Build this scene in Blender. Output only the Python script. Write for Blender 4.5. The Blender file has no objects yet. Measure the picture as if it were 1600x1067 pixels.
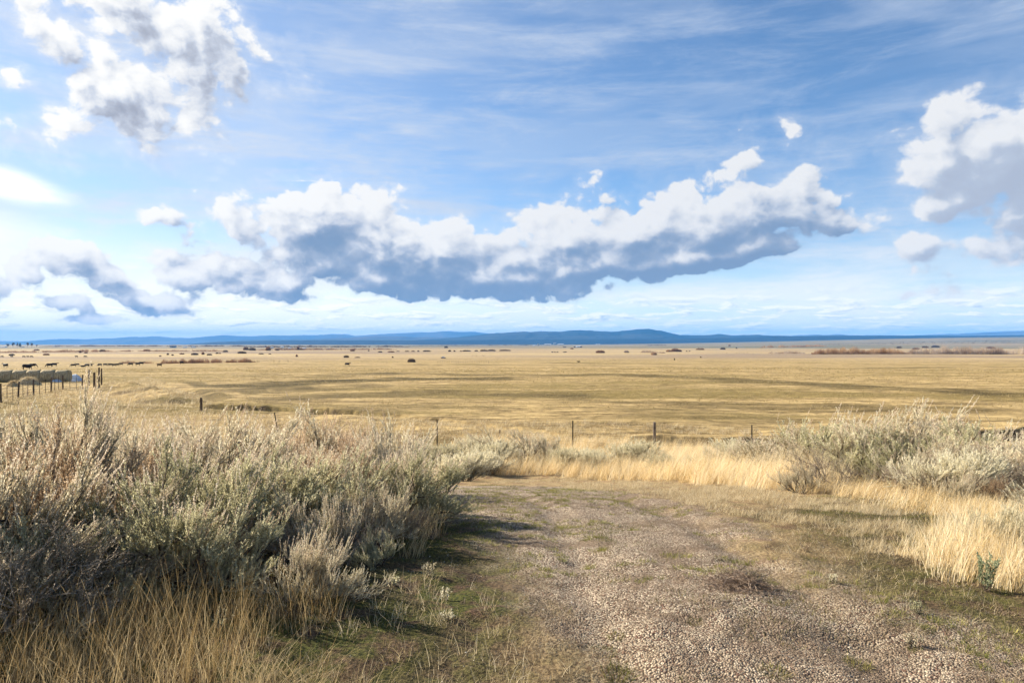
import bpy, math, random
import numpy as np
R = math.radians
sc = bpy.context.scene
col = sc.collection

# ------------------------------------------------------------------ camera
EYE = 1.75            # eye height above the gravel underfoot; the camera stands at the origin
FPX = 1067.0          # focal length in pixels of the 1600 px wide frame (24 mm lens)
HZ = 531.0            # row of the true horizon in that frame
cam_d = bpy.data.cameras.new('camera'); cam = bpy.data.objects.new('camera', cam_d); col.objects.link(cam)
cam_d.sensor_width = 36; cam_d.lens = 24.0; cam_d.clip_start = 0.05; cam_d.clip_end = 200000
cam.location = (0, 0, EYE); cam.rotation_euler = (R(90) - math.atan((533.5 - HZ) / FPX), 0, 0)
sc.camera = cam
sc.view_settings.view_transform = 'Standard'; sc.view_settings.look = 'None'
sc.view_settings.exposure = 1.38; sc.view_settings.gamma = 1
sc.cycles.use_denoising = True
sc.cycles.max_bounces = 6; sc.cycles.diffuse_bounces = 4; sc.cycles.glossy_bounces = 1
sc.cycles.transmission_bounces = 2; sc.cycles.volume_bounces = 0; sc.cycles.transparent_max_bounces = 8
sc.cycles.caustics_reflective = False; sc.cycles.caustics_refractive = False
sc.cycles.use_adaptive_sampling = True; sc.cycles.adaptive_threshold = 0.02

# ------------------------------------------------------------------ sun: low, ahead and to the left
SUN_AZ, SUN_EL = -62.0, 29.0          # degrees; azimuth from straight ahead (+Y), negative = left
sd = bpy.data.lights.new('sun', 'SUN'); sun = bpy.data.objects.new('sun', sd); col.objects.link(sun)
sd.energy = 5.0; sd.angle = R(0.5); sd.color = (1.0, 0.90, 0.74)
sun.rotation_euler = (R(90 - SUN_EL), 0, R(180) - R(SUN_AZ))
sun.location = (-30, 20, 25)

# ------------------------------------------------------------------ node helpers
class S:
    """a node socket with arithmetic"""
    def __init__(s, nt, sock): s.nt, s.k = nt, sock
    def _m(s, op, *a, clamp=False):
        n = s.nt.nodes.new('ShaderNodeMath'); n.operation = op; n.use_clamp = clamp
        for i, x in enumerate((s,) + a):
            if isinstance(x, S): s.nt.links.new(x.k, n.inputs[i])
            else: n.inputs[i].default_value = float(x)
        return S(s.nt, n.outputs[0])
    def __add__(s, o): return s._m('ADD', o)
    __radd__ = __add__
    def __mul__(s, o): return s._m('MULTIPLY', o)
    __rmul__ = __mul__
    def __sub__(s, o): return s._m('SUBTRACT', o)
    def __rsub__(s, o): return (s * -1.0) + o
    def __truediv__(s, o): return s._m('DIVIDE', o)
    def max(s, o): return s._m('MAXIMUM', o)
    def min(s, o): return s._m('MINIMUM', o)
    def smax(s, o, k): return s._m('SMOOTH_MAX', o, k)
    def pow(s, o): return s._m('POWER', o)
    def clamp(s): return s._m('ADD', 0.0, clamp=True)
    def sstep(s, a, b, lo=0.0, hi=1.0):
        n = s.nt.nodes.new('ShaderNodeMapRange'); n.interpolation_type = 'SMOOTHSTEP'
        s.nt.links.new(s.k, n.inputs['Value'])
        for i, x in zip(('From Min', 'From Max', 'To Min', 'To Max'), (a, b, lo, hi)):
            if isinstance(x, S): s.nt.links.new(x.k, n.inputs[i])
            else: n.inputs[i].default_value = x
        return S(s.nt, n.outputs[0])
def node(nt, kind, props=None, **ins):
    n = nt.nodes.new(kind)
    for k, v in (props or {}).items(): setattr(n, k, v)
    for k, v in ins.items():
        k = k.replace('_', ' ')
        if isinstance(v, S): nt.links.new(v.k, n.inputs[k])
        else: n.inputs[k].default_value = v
    return n
def noise(nt, vec, scale, detail=4, rough=0.5, dist=0.0, lac=2.0, dim='3D', out=0):
    n = node(nt, 'ShaderNodeTexNoise', dict(noise_dimensions=dim), Vector=vec, Scale=scale, Detail=detail, Roughness=rough, Distortion=dist, Lacunarity=lac)
    return S(nt, n.outputs[out])
def mixc(nt, f, a, b, blend='MIX'):
    n = nt.nodes.new('ShaderNodeMix'); n.data_type = 'RGBA'; n.blend_type = blend
    for i, x in ((0, f), (6, a), (7, b)):
        if isinstance(x, S): nt.links.new(x.k, n.inputs[i])
        elif i == 0: n.inputs[i].default_value = x
        else: n.inputs[i].default_value = (*x, 1) if len(x) == 3 else x
    return S(nt, n.outputs[2])
def vscale(nt, v, xyz, loc=(0, 0, 0), rot=(0, 0, 0)):
    n = nt.nodes.new('ShaderNodeMapping'); nt.links.new(v.k, n.inputs[0])
    n.inputs[1].default_value = loc; n.inputs[2].default_value = rot; n.inputs[3].default_value = xyz
    return S(nt, n.outputs[0])
def group(name, build, ins, outs):
    g = bpy.data.node_groups.new(name, 'ShaderNodeTree')
    for n_, t in ins: g.interface.new_socket(n_, in_out='INPUT', socket_type=t)
    for n_, t in outs: g.interface.new_socket(n_, in_out='OUTPUT', socket_type=t)
    gi = g.nodes.new('NodeGroupInput'); go = g.nodes.new('NodeGroupOutput')
    res = build(g, *[S(g, o) for o in gi.outputs[:len(ins)]])
    for i, r_ in enumerate(res if isinstance(res, tuple) else (res,)): g.links.new(r_.k, go.inputs[i])
    return g
def use(nt, g, *a):
    n = nt.nodes.new('ShaderNodeGroup'); n.node_tree = g
    for i, x in enumerate(a):
        if isinstance(x, S): nt.links.new(x.k, n.inputs[i])
        else: n.inputs[i].default_value = x
    return [S(nt, o) for o in n.outputs]

# ------------------------------------------------------------------ the sky: physical sky, cirrus and cumulus, laid out by compass bearing and elevation
def bearing(px, py):
    az = math.atan((px - 800) / FPX)
    return az, math.atan((HZ - py) / FPX * math.cos(az)), math.cos(az)
# cumulus: bearing/elevation read off the photograph: x, y, half width, half height, tilt, weight
CUMULUS = [(500,412,95,40,4,1.0), (585,435,90,30,6,1.1), (505,345,118,62,5,1.2), (820,410,70,40,0,1.1), (590,330,60,40,-5,.8), (620,395,130,74,12,1.25), (705,390,85,60,10,1.2), (760,435,230,38,2,1.35), (910,425,150,36,-8,1.3),
    (880,375,95,64,0,1.15), (1000,372,110,66,-6,1.25), (1105,352,115,68,-10,1.25), (1200,330,95,62,-18,.95), (1255,300,50,42,-20,.8), (1090,402,200,26,-9,1.3),
    (1318,350,66,26,4,.7), (1165,246,46,36,60,.68), (1232,206,34,24,-40,.6), (925,285,20,30,-20,.55),
    (345,428,130,42,4,1), (440,440,90,34,0,.9), (365,350,46,52,-30,.7), (330,375,60,38,-20,.6), (100,395,76,34,14,.9), (165,425,80,30,25,.75), (232,468,78,24,6,.95), (90,470,60,20,4,.8), (255,335,40,22,0,.5), (40,430,60,36,30,.6),
    (195,150,110,75,20,1.15), (290,70,120,80,-5,.85), (90,60,130,40,38,.6), (110,200,80,36,-20,.55), (190,0,130,60,10,.8), (390,80,60,40,30,.4), (25,120,34,26,30,.5), (300,160,60,70,0,.65), (240,215,40,36,0,.4),
    (1468,256,80,68,-25,1.2), (1560,250,125,98,-20,1.35), (1640,300,130,90,0,1.2), (1480,185,84,34,-22,1.0), (1490,314,80,38,-10,1.0), (1435,385,58,30,-5,.9), (1530,385,90,24,6,.8), (1640,400,90,26,4,.8),
    (1400,466,110,16,-2,.8), (1430,430,60,14,-8,.55), (1590,410,60,14,2,.6),  (1250,490,80,9,0,.5), (140,498,80,9,0,.5),
    (1800,330,160,80,0,1), (2100,200,300,90,0,1), (-150,430,200,60,0,1), (-250,120,200,90,20,.9)]
LENS = [(0,284,130,30,10,1.0), (-20,360,160,40,5,.5)]      # the smooth bright patch at the left edge
def after(g, v, dep):
    # the same vector, but evaluated only once dep is known: keeps the shader's stack small
    n = node(g, 'ShaderNodeVectorMath', dict(operation='MULTIPLY_ADD')); g.links.new(dep.k, n.inputs[0]); n.inputs[1].default_value = (0, 0, 1e-9)
    g.links.new(v.k, n.inputs[2]); return S(g, n.outputs[0])
def blobs(items):
    def build(g, v):
        acc = None
        for (x, y, rx, ry, tilt, wt) in items:
            az, el, c = bearing(x, y)
            n = g.nodes.new('ShaderNodeMapping'); n.vector_type = 'TEXTURE'
            g.links.new((v if acc is None else after(g, v, acc)).k, n.inputs[0])
            n.inputs[1].default_value = (az, el, 0); n.inputs[2].default_value = (0, 0, R(-tilt)); n.inputs[3].default_value = (rx * c * c / FPX * 1.15, ry * c / FPX * 1.15, 1)
            l = node(g, 'ShaderNodeVectorMath', dict(operation='LENGTH')); g.links.new(n.outputs[0], l.inputs[0])
            d = (1.0 - S(g, l.outputs['Value'])) * wt
            acc = d if acc is None else acc.smax(d, 0.22)
        return acc
    return build
w = bpy.data.worlds.new('World'); sc.world = w; w.use_nodes = True
nt = w.node_tree; nt.nodes.clear()
sky = node(nt, 'ShaderNodeTexSky', dict(sky_type='NISHITA', sun_disc=False, sun_elevation=R(SUN_EL), sun_rotation=R(SUN_AZ), altitude=1300, air_density=1.0, dust_density=0.35, ozone_density=1.6))
tc = node(nt, 'ShaderNodeTexCoord'); gen = S(nt, tc.outputs['Generated'])
sx = node(nt, 'ShaderNodeSeparateXYZ', Vector=gen); X, Y, Z = [S(nt, o) for o in sx.outputs]
AZ = X._m('ARCTAN2', Y); EL = Z._m('ARCSINE')
P = S(nt, node(nt, 'ShaderNodeCombineXYZ', X=AZ, Y=EL, Z=0.0).outputs[0])
gL = group('lens cloud place', blobs(LENS), [('v', 'NodeSocketVector')], [('d', 'NodeSocketFloat')])
def vadd(g, a, b):
    n = node(g, 'ShaderNodeVectorMath', dict(operation='ADD')); g.links.new(a.k, n.inputs[0])
    if isinstance(b, S): g.links.new(b.k, n.inputs[1])
    else: n.inputs[1].default_value = b
    return S(g, n.outputs[0])
def gain(c, k):
    n = node(nt, 'ShaderNodeVectorMath', dict(operation='SCALE')); nt.links.new(c.k, n.inputs[0]); n.inputs['Scale'].default_value = k; return S(nt, n.outputs[0])
STR = 0.057
K = 0.382 / STR
near = AZ.sstep(0.25, -0.60)             # nearness to the sun's bearing
# cirrus: long streaks in two directions over the physical sky
c1 = noise(nt, vscale(nt, P, (2.0, 16.0, 1), rot=(0, 0, R(-9))), 1.9, 6, 0.66, 0.12, dim='2D')
c2 = noise(nt, vscale(nt, P, (2.0, 9.0, 1), rot=(0, 0, R(7)), loc=(3, 1, 0)), 2.0, 6, 0.68, 0.25, dim='2D')
low = EL.sstep(0.20, 0.01) * 1.1
c3 = noise(nt, vscale(nt, P, (1.5, 5.0, 1), rot=(0, 0, R(-12)), loc=(1, 7, 0)), 2.1, 3, 0.55, 0.3, dim='2D')
cir = (c1.sstep(0.42, 0.80) * 0.42 + c2.sstep(0.44, 0.82) * 0.50 + c3.sstep(0.40, 0.66) * 0.30 + AZ.sstep(0.40, -0.6) * 0.42 + low * 0.50).clamp() * EL.sstep(0.75, 0.3, 0.4, 1.0)
cirw = mixc(nt, near, mixc(nt, low, (0.58, 0.68, 0.84), (1.08, 1.09, 1.06)), mixc(nt, low, (0.76, 0.82, 0.92), (1.36, 1.28, 1.10)))
glow = AZ.sstep(-.38, -.72) * EL.sstep(.36, .12)
base = mixc(nt, (cir * 0.86).max(glow * .9), mixc(nt, 1.0, S(nt, sky.outputs[0]), (0.80, 1.0, 1.14), 'MULTIPLY'), gain(cirw, K))
def bgs(c): return node(nt, 'ShaderNodeBackground', Color=c, Strength=STR).outputs[0]
def mixs(f, a, b):
    n = nt.nodes.new('ShaderNodeMixShader'); nt.links.new(f.k, n.inputs[0]); nt.links.new(a, n.inputs[1]); nt.links.new(b, n.inputs[2]); return n.outputs[0]
def gt(a, t): return a._m('GREATER_THAN', t)
def cumulus(name, items, base, wisp, deep, seed, shd=0.98, veil=.16, off=0.98, soft=.30):
    low_b = None if deep is not None else base_line
    gB = group(name, blobs(items), [('v', 'NodeSocketVector')], [('d', 'NodeSocketFloat')])
    wn = noise(nt, P, 13.0, 4, 0.6, dim='2D', out=1)
    wv = node(nt, 'ShaderNodeVectorMath', dict(operation='MULTIPLY_ADD')); nt.links.new(wn.k, wv.inputs[0])
    wv.inputs[1].default_value = (0.030, 0.022, 0); nt.links.new(P.k, wv.inputs[2])
    pv = vadd(nt, S(nt, wv.outputs[0]), (-0.015, -0.011, 0))
    def field(v, detail, puffs):
        m, = use(nt, gB, v)
        st = vscale(nt, v, (1.0, 1.3, 1.0), loc=(seed, 0, 0))
        d = m + (noise(nt, st, 11.0, detail, 0.69, dim='2D') - 0.5) * wisp
        if puffs:
            vo = node(nt, 'ShaderNodeTexVoronoi', dict(feature='F1', voronoi_dimensions='2D', normalize=False), Vector=st, Scale=17.0, Detail=2.0, Roughness=0.6)
            d = d + (0.5 - S(nt, vo.outputs['Distance'])) * 0.55
        if low_b is not None:
            e_ = S(nt, node(nt, 'ShaderNodeSeparateXYZ', Vector=v).outputs[1])
            d = d - (low_b - e_).max(0.0) * bank * 32.0
        return d
    D0 = field(pv, 7.0, True)
    D1 = field(after(nt, vadd(nt, pv, (-0.011, 0.013, 0)), D0), 5.0, True)
    D2 = field(after(nt, vadd(nt, pv, (-0.028, 0.048, 0)), D1), 2.0, False)
    al = (D0.sstep(-0.01, soft) + D0.sstep(-0.45, 0.25) * veil).clamp()
    edge = D0.sstep(0.65, 0.05)
    D2s = 1.0 - (D2.max(0.0) * -1.5)._m('EXPONENT')
    body = noise(nt, after(nt, vscale(nt, pv, (1.0, 1.6, 1.0), loc=(seed + 4, 2, 0)), D2), 7.0, 5.0, 0.6, dim='2D')
    lr = (off * .72 - .02 + (D0 - D1) * 1.2 + edge * 0.20 + (body - 0.5) * 0.75 - D2s * shd * .92 - .36) * 2.0
    if low_b is not None: lr = lr - (low_b + .085 - EL).max(0.0) * bank * 7.5
    lit = lr._m('TANH') * .5 + .5
    hi = mixc(nt, near, (0.88, 0.89, 0.91), (1.06, 1.05, 1.03))
    mid = mixc(nt, near, (0.52, 0.59, 0.71), (0.66, 0.71, 0.81))
    lo = deepe if deep is None else mixc(nt, near, deep, deep)
    c = mixc(nt, ((lit - 0.42) * 2.0).clamp(), mixc(nt, (lit * 2.35 - .06).clamp(), lo, mid), hi)
    return mixc(nt, al, base, gain(c, K))
def inbox(x0, x1, y0, y1):
    # blobs that reach into a part of the sky given by the photograph's columns and rows
    return [b for b in CUMULUS if b[0] + b[2] * 2 > x0 and b[0] - b[2] * 2 < x1 and b[1] + b[3] * 1.5 + abs(math.sin(R(b[4]))) * b[2] > y0 and b[1] - b[3] * 1.5 - abs(math.sin(R(b[4]))) * b[2] < y1]
AZ1 = bearing(480, 300)[0]; AZ2 = bearing(1378, 300)[0]; AZ3 = bearing(860, 300)[0]
# rows of small far cumulus low over the horizon
hv = S(nt, node(nt, 'ShaderNodeCombineXYZ', X=AZ * 10.0, Y=(EL + 0.022).max(0.001)._m('LOGARITHM', 2.718) * 3.0, Z=0.0).outputs[0])
def far_rows(base):
    h1 = noise(nt, hv, 1.9, 6, 0.64, 0.3, dim='2D')
    hs = noise(nt, after(nt, vadd(nt, hv, (-0.09, 0.16, 0)), h1), 1.9, 4, 0.64, 0.3, dim='2D')
    hal = h1.sstep(0.47, 0.58) * EL.sstep(0.080, 0.030) * EL.sstep(-0.002, 0.005)
    hlit = ((h1 - hs) * 4.0 + 0.60).clamp()
    hcol = mixc(nt, hlit, mixc(nt, near, (0.56, 0.68, 0.84), (0.78, 0.82, 0.88)), mixc(nt, near, (1.30, 1.26, 1.22), (1.5, 1.42, 1.26)))
    return mixc(nt, hal * 0.8, base, gain(hcol, K))
la, = use(nt, gL, P)
lens = mixc(nt, (la + (c2 - 0.5) * 0.7).sstep(0.0, 0.8) * 0.9, base, gain(mixc(nt, 0.0, (1.35, 1.33, 1.28), (1, 1, 1)), K))
# the long bank has one level base, rising toward the east with distance
base_line = AZ.sstep(bearing(820, 466)[0], bearing(1430, 370)[0], bearing(820, 468)[1], bearing(1430, 362)[1]) + (c3 - .5) * .012
bank = AZ.sstep(bearing(400, 400)[0], bearing(500, 400)[0]) * AZ.sstep(bearing(1420, 300)[0], bearing(1350, 300)[0])
DEEP = (0.24, 0.35, 0.53)
# the small dark western clouds are denser to the light; the eastern ones thinner and greyer
w_off = AZ.sstep(bearing(380, 400)[0], bearing(560, 400)[0], .66, .98)
east = AZ.sstep(bearing(1290, 300)[0], bearing(1460, 300)[0])
e_soft = AZ.sstep(bearing(1290, 300)[0], bearing(1460, 300)[0], .23, .36)
deepe = mixc(nt, east, DEEP, (0.46, 0.52, 0.64))
s_ul = bgs(cumulus('upper left clouds', inbox(-300, 620, -80, 262), lens, 1.3, (0.36, 0.39, 0.48), 5.0, 0.80, .28, 1.02, .32))
s_ll = bgs(cumulus('lower left clouds', inbox(-300, 480, 262, 520), far_rows(lens), 0.92, None, 0.0, .98, .16, w_off, e_soft))
s_m1 = bgs(cumulus('long cloud west', inbox(480, 860, 240, 520), far_rows(base), 0.92, None, 0.0, .98, .16, w_off, e_soft))
s_m2 = bgs(cumulus('long cloud east', inbox(860, 1378, 150, 520), far_rows(base), 0.92, None, 0.0, .98, .16, w_off, e_soft))
s_r = bgs(cumulus('right clouds', inbox(1378, 2300, 80, 520), far_rows(base), 0.92, None, 0.0, .98, .16, w_off, e_soft))
s_open = bgs(base)
ELt = bearing(480, 262)
upl = gt(Z / (Z * Z * -1.0 + 1.0)._m('SQRT') / AZ._m('COSINE').max(0.3), (HZ - 284) / FPX)       # above the row that parts the two left groups
s_mid = mixs(gt(EL, 0.36), mixs(gt(AZ, AZ3), s_m1, s_m2), s_open)
s_all = mixs(upl * gt(bearing(620, 200)[0] - AZ, 0.0), mixs(gt(AZ, AZ2), mixs(gt(AZ, AZ1), s_ll, s_mid), s_r), s_ul)
front = gt(EL, -0.004) * gt(0.62 - EL, 0.0) * gt(1.25 - AZ._m('ABSOLUTE'), 0.0)
wo = node(nt, 'ShaderNodeOutputWorld'); nt.links.new(mixs(front, s_open, s_all), wo.inputs[0])
w.cycles.sampling_method = 'MANUAL'; w.cycles.sample_map_resolution = 256

# ------------------------------------------------------------------ numpy noise and the lie of the land
def _h(ix, iy, seed):
    n = (ix.astype(np.int64) * 374761393 + iy.astype(np.int64) * 668265263 + seed * 1442695041) & 0xffffffff
    n = ((n ^ (n >> 13)) * 1274126177) & 0xffffffff
    return ((n ^ (n >> 16)) & 0xffff) / 65535.0
def vn(x, y, seed=0):
    x = np.asarray(x, float); y = np.asarray(y, float)
    x0 = np.floor(x); y0 = np.floor(y); fx = x - x0; fy = y - y0
    fx = fx * fx * (3 - 2 * fx); fy = fy * fy * (3 - 2 * fy)
    a = _h(x0, y0, seed); b = _h(x0 + 1, y0, seed); c = _h(x0, y0 + 1, seed); d = _h(x0 + 1, y0 + 1, seed)
    return (a + (b - a) * fx) * (1 - fy) + (c + (d - c) * fx) * fy
def fb(x, y, oct=4, seed=0, rough=0.5):
    s = 0; a = 1; t = 0
    for o in range(oct):
        s = s + a * vn(x * 2 ** o, y * 2 ** o, seed + o * 7); t += a; a *= rough
    return s / t
def ss(a, b, x):
    t = np.clip((x - a) / (b - a), 0, 1); return t * t * (3 - 2 * t)
PY = [-50, 0, 4.5, 6.5, 10, 14, 19, 24, 28, 65, 90, 160, 280, 600, 1000, 2000, 4000, 6000, 10000, 20000, 90000]
PZ = [.2, 0.0, 0, -.16, -.62, -1.25, -2.1, -2.62, -2.72, -2.9, -3.5, -5.3, -8.8, -12.3, -14.3, -22, -32, -40.5, -68, -140, -640]
def seg_dist(x, y, pts):
    best = np.full(np.shape(x), 1e9)
    for (ax, ay), (bx, by) in zip(pts, pts[1:]):
        dx, dy = bx - ax, by - ay
        t = np.clip(((x - ax) * dx + (y - ay) * dy) / (dx * dx + dy * dy), 0, 1)
        best = np.minimum(best, np.hypot(x - ax - t * dx, y - ay - t * dy))
    return best
DITCH = [(-60, 60), (-40, 52), (-21, 46.5), (-13, 44), (-4, 38), (3, 31.5), (9.6, 29.6), (18, 31), (30, 34), (60, 40)]
SPUR = [(-42, 70), (-33, 62), (-29, 57), (-26, 52)]
def cutbank(x):
    # where the far side of the ditch is a bare cut bank
    k = np.clip(sum(ss(a - 1.6, a + .6, x) * (1 - ss(b - .6, b + 1.6, x)) for a, b in ((-20, -15), (-12, -10.8), (6.0, 10.8), (13, 14.5), (21, 31))), 0, 1)
    return k * np.where(x > 4, .8 + .2 * ss(.4, .6, fb(x / .8, 0 * x + 9, 3, 27)), .5 + .5 * ss(.34, .56, fb(x / 1.2, 0 * x + 9, 3, 27)))
def height(x, y):
    x = np.asarray(x, float); y = np.asarray(y, float)
    z = np.interp(y, PY, PZ)
    r = np.hypot(x, y)
    ratio = x / np.maximum(y, 1.0)
    # the sagebrush bench that rises gently far off to the right
    z = z + ss(0.05, 0.8, ratio) * ss(1500, 6000, y) * 68 * np.clip(y / 6000, 0, 3)
    # rolls and hummocks
    z = z + (fb(x / 9, y / 9, 3, 3) - .5) * 0.35 * ss(5, 14, r) * (1 - ss(200, 900, r))
    z = z + (fb(x / 60, y / 60, 3, 5) - .5) * 1.0 * ss(40, 120, r) * (1 - ss(2000, 5000, r))
    z = z + (fb(x / 1.3, y / 1.3, 4, 9) - .5) * 0.11 * ss(1.5, 4, r) * (1 - ss(30, 60, r))
    z = z + (fb(x / .22, y / .22, 3, 12) - .5) * 0.050 * (1 - ss(9, 16, r))
    # the ditch with its cut bank on the far side and spoil on the near side
    d = seg_dist(x, y, DITCH); far = np.interp(x, [p[0] for p in DITCH], [p[1] for p in DITCH]) < y
    depth = 0.18 + (0.80 + .5 * (x > 4)) * cutbank(x)
    wob = (fb(x / 1.1, y / 1.1, 3, 23) - .5) * .6
    z = z - depth * np.where(far, 1 - ss(.45, .75, d + wob), 1 - ss(.3, 1.7, d)) * (np.abs(x) < 58)
    z = z + .18 * np.exp(-((d - 2.4) / .9) ** 2) * (~far) * (1 - cutbank(x)) + .14 * np.exp(-((d - 1.2) / .8) ** 2) * far * cutbank(x)
    # grassy spoil bank that curves from the ditch toward the corral corner
    s = seg_dist(x, y, SPUR)
    z = z + .42 * np.exp(-(s / 1.1) ** 2) * (.1 + 1.6 * fb(x / 1.3, y / 1.3, 4, 31)) - .35 * np.exp(-((s - 3) / .8) ** 2)
    # shallow wheel ruts and a low lip along the gravel track
    for c_ in (.55, 2.0):
        z = z - .05 * np.exp(-((x - (c_ + .02 * (y - 4) - .012 * (y - 4) ** 2 * ss(4, 12, y))) / .22) ** 2) * (1 - ss(10, 13, y))
    return z
def hz(x, y): return float(height(np.array([x]), np.array([y]))[0])
def ground_at(px, py):
    """where the line of sight through a point of the photograph meets the ground"""
    k = (px - 800) / FPX; m = (py - HZ) / FPX
    ys = np.geomspace(2.0, 20000, 1500)
    g = EYE - m * ys - height(k * ys, ys)
    i = np.argmax(g < 0) if (g < 0).any() else len(ys) - 1
    lo, hi = ys[max(i - 1, 0)], ys[i]
    for _ in range(18):
        mid = (lo + hi) / 2
        if EYE - m * mid - hz(k * mid, mid) < 0: hi = mid
        else: lo = mid
    return k * lo, lo
def poly_sd(x, y, pts):
    """signed distance to a polygon, positive inside"""
    n = len(pts); inside = np.zeros(np.shape(x), bool)
    for i in range(n):
        (ax, ay), (bx, by) = pts[i], pts[(i + 1) % n]
        if ay != by:
            c = ((ay > y) != (by > y)) & (x < (bx - ax) * (y - ay) / (by - ay) + ax)
            inside ^= c
    d = seg_dist(x, y, list(pts) + [pts[0]])
    return np.where(inside, d, -d)
GRAVEL = [ground_at(*p) for p in ((640, 752), (760, 750), (1000, 768), (1100, 790), (1170, 840), (1260, 900), (1400, 960), (1560, 1010))] + [(5.2, 2.6), (5, 1.4), (-.2, 1.4), (.1, 3.1)] + \
    [ground_at(*p) for p in ((900, 1060), (850, 1000), (840, 930), (800, 870), (745, 825), (690, 790))] + [(-3.5, 11.2)]
def masks(x, y):
    r = np.hypot(x, y)
    sd = poly_sd(x, y, GRAVEL) + (fb(x / .7, y / .7, 4, 41) - .5) * 1.3
    gravel = ss(-.35, .45, sd) * (r < 16)
    n = fb(x / .45, y / .45, 4, 51)
    n2 = fb(x / 1.7, y / 1.7, 3, 57)
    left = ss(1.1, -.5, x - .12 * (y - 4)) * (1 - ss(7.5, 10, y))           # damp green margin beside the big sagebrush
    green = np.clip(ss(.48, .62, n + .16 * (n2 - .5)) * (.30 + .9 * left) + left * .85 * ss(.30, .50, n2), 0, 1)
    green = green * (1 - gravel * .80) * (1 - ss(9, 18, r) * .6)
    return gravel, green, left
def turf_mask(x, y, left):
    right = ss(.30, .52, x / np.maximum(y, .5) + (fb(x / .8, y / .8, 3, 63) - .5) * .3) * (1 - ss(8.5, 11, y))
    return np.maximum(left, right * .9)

# ------------------------------------------------------------------ tagging and mesh helpers
def tag(o, label=None, cat=None, group=None, kind=None):
    if label: o['label'] = label
    if cat: o['category'] = cat
    if group: o['group'] = group
    if kind: o['kind'] = kind
    return o
def mesh_np(name, V, F, mats=(), mi=None, smooth=False, attrs=None):
    """V (n,3); F (m,k) of one face size"""
    V = np.ascontiguousarray(V, np.float32); F = np.ascontiguousarray(F, np.int32)
    me = bpy.data.meshes.new(name); m, k = F.shape
    me.vertices.add(len(V)); me.vertices.foreach_set('co', V.ravel())
    me.loops.add(m * k); me.loops.foreach_set('vertex_index', F.ravel())
    me.polygons.add(m); me.polygons.foreach_set('loop_start', np.arange(0, m * k, k, dtype=np.int32))
    for a in mats: me.materials.append(a)
    if mi is not None: me.polygons.foreach_set('material_index', np.ascontiguousarray(mi, np.int32))
    me.polygons.foreach_set('use_smooth', np.full(m, smooth))
    for nm, a in (attrs or {}).items():
        at = me.attributes.new(nm, 'FLOAT', 'POINT'); at.data.foreach_set('value', np.ascontiguousarray(a, np.float32))
    me.update(calc_edges=True)
    return me
def link(name, me, parent=None, loc=None):
    o = bpy.data.objects.new(name, me); col.objects.link(o)
    if parent: o.parent = parent
    if loc is not None: o.location = loc
    return o
def empty(name, loc, rz=0, sc_=1):
    o = bpy.data.objects.new(name, None); col.objects.link(o); o.location = loc; o.rotation_euler = (0, 0, rz); o.scale = (sc_,) * 3; o.empty_display_size = .2
    return o
def material(name, build, rough=0.8, spec=0.25):
    m = bpy.data.materials.new(name); m.use_nodes = True; t = m.node_tree; t.nodes.clear()
    out = t.nodes.new('ShaderNodeOutputMaterial'); p = t.nodes.new('ShaderNodeBsdfPrincipled')
    p.inputs['Roughness'].default_value = rough; p.inputs['Specular IOR Level'].default_value = spec
    t.links.new(p.outputs[0], out.inputs[0])
    build(t, p, out); return m
def attr(t, name, out='Fac'):
    n = t.nodes.new('ShaderNodeAttribute'); n.attribute_name = name; return S(t, n.outputs[out])
def objc(t, which='Object'): return S(t, t.nodes.new('ShaderNodeTexCoord').outputs[which])
def bump(t, p, h, strength, dist):
    b = node(t, 'ShaderNodeBump', Height=h, Strength=strength, Distance=dist); t.links.new(b.outputs[0], p.inputs['Normal'])
def setc(t, p, c): t.links.new(c.k, p.inputs['Base Color'])

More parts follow.
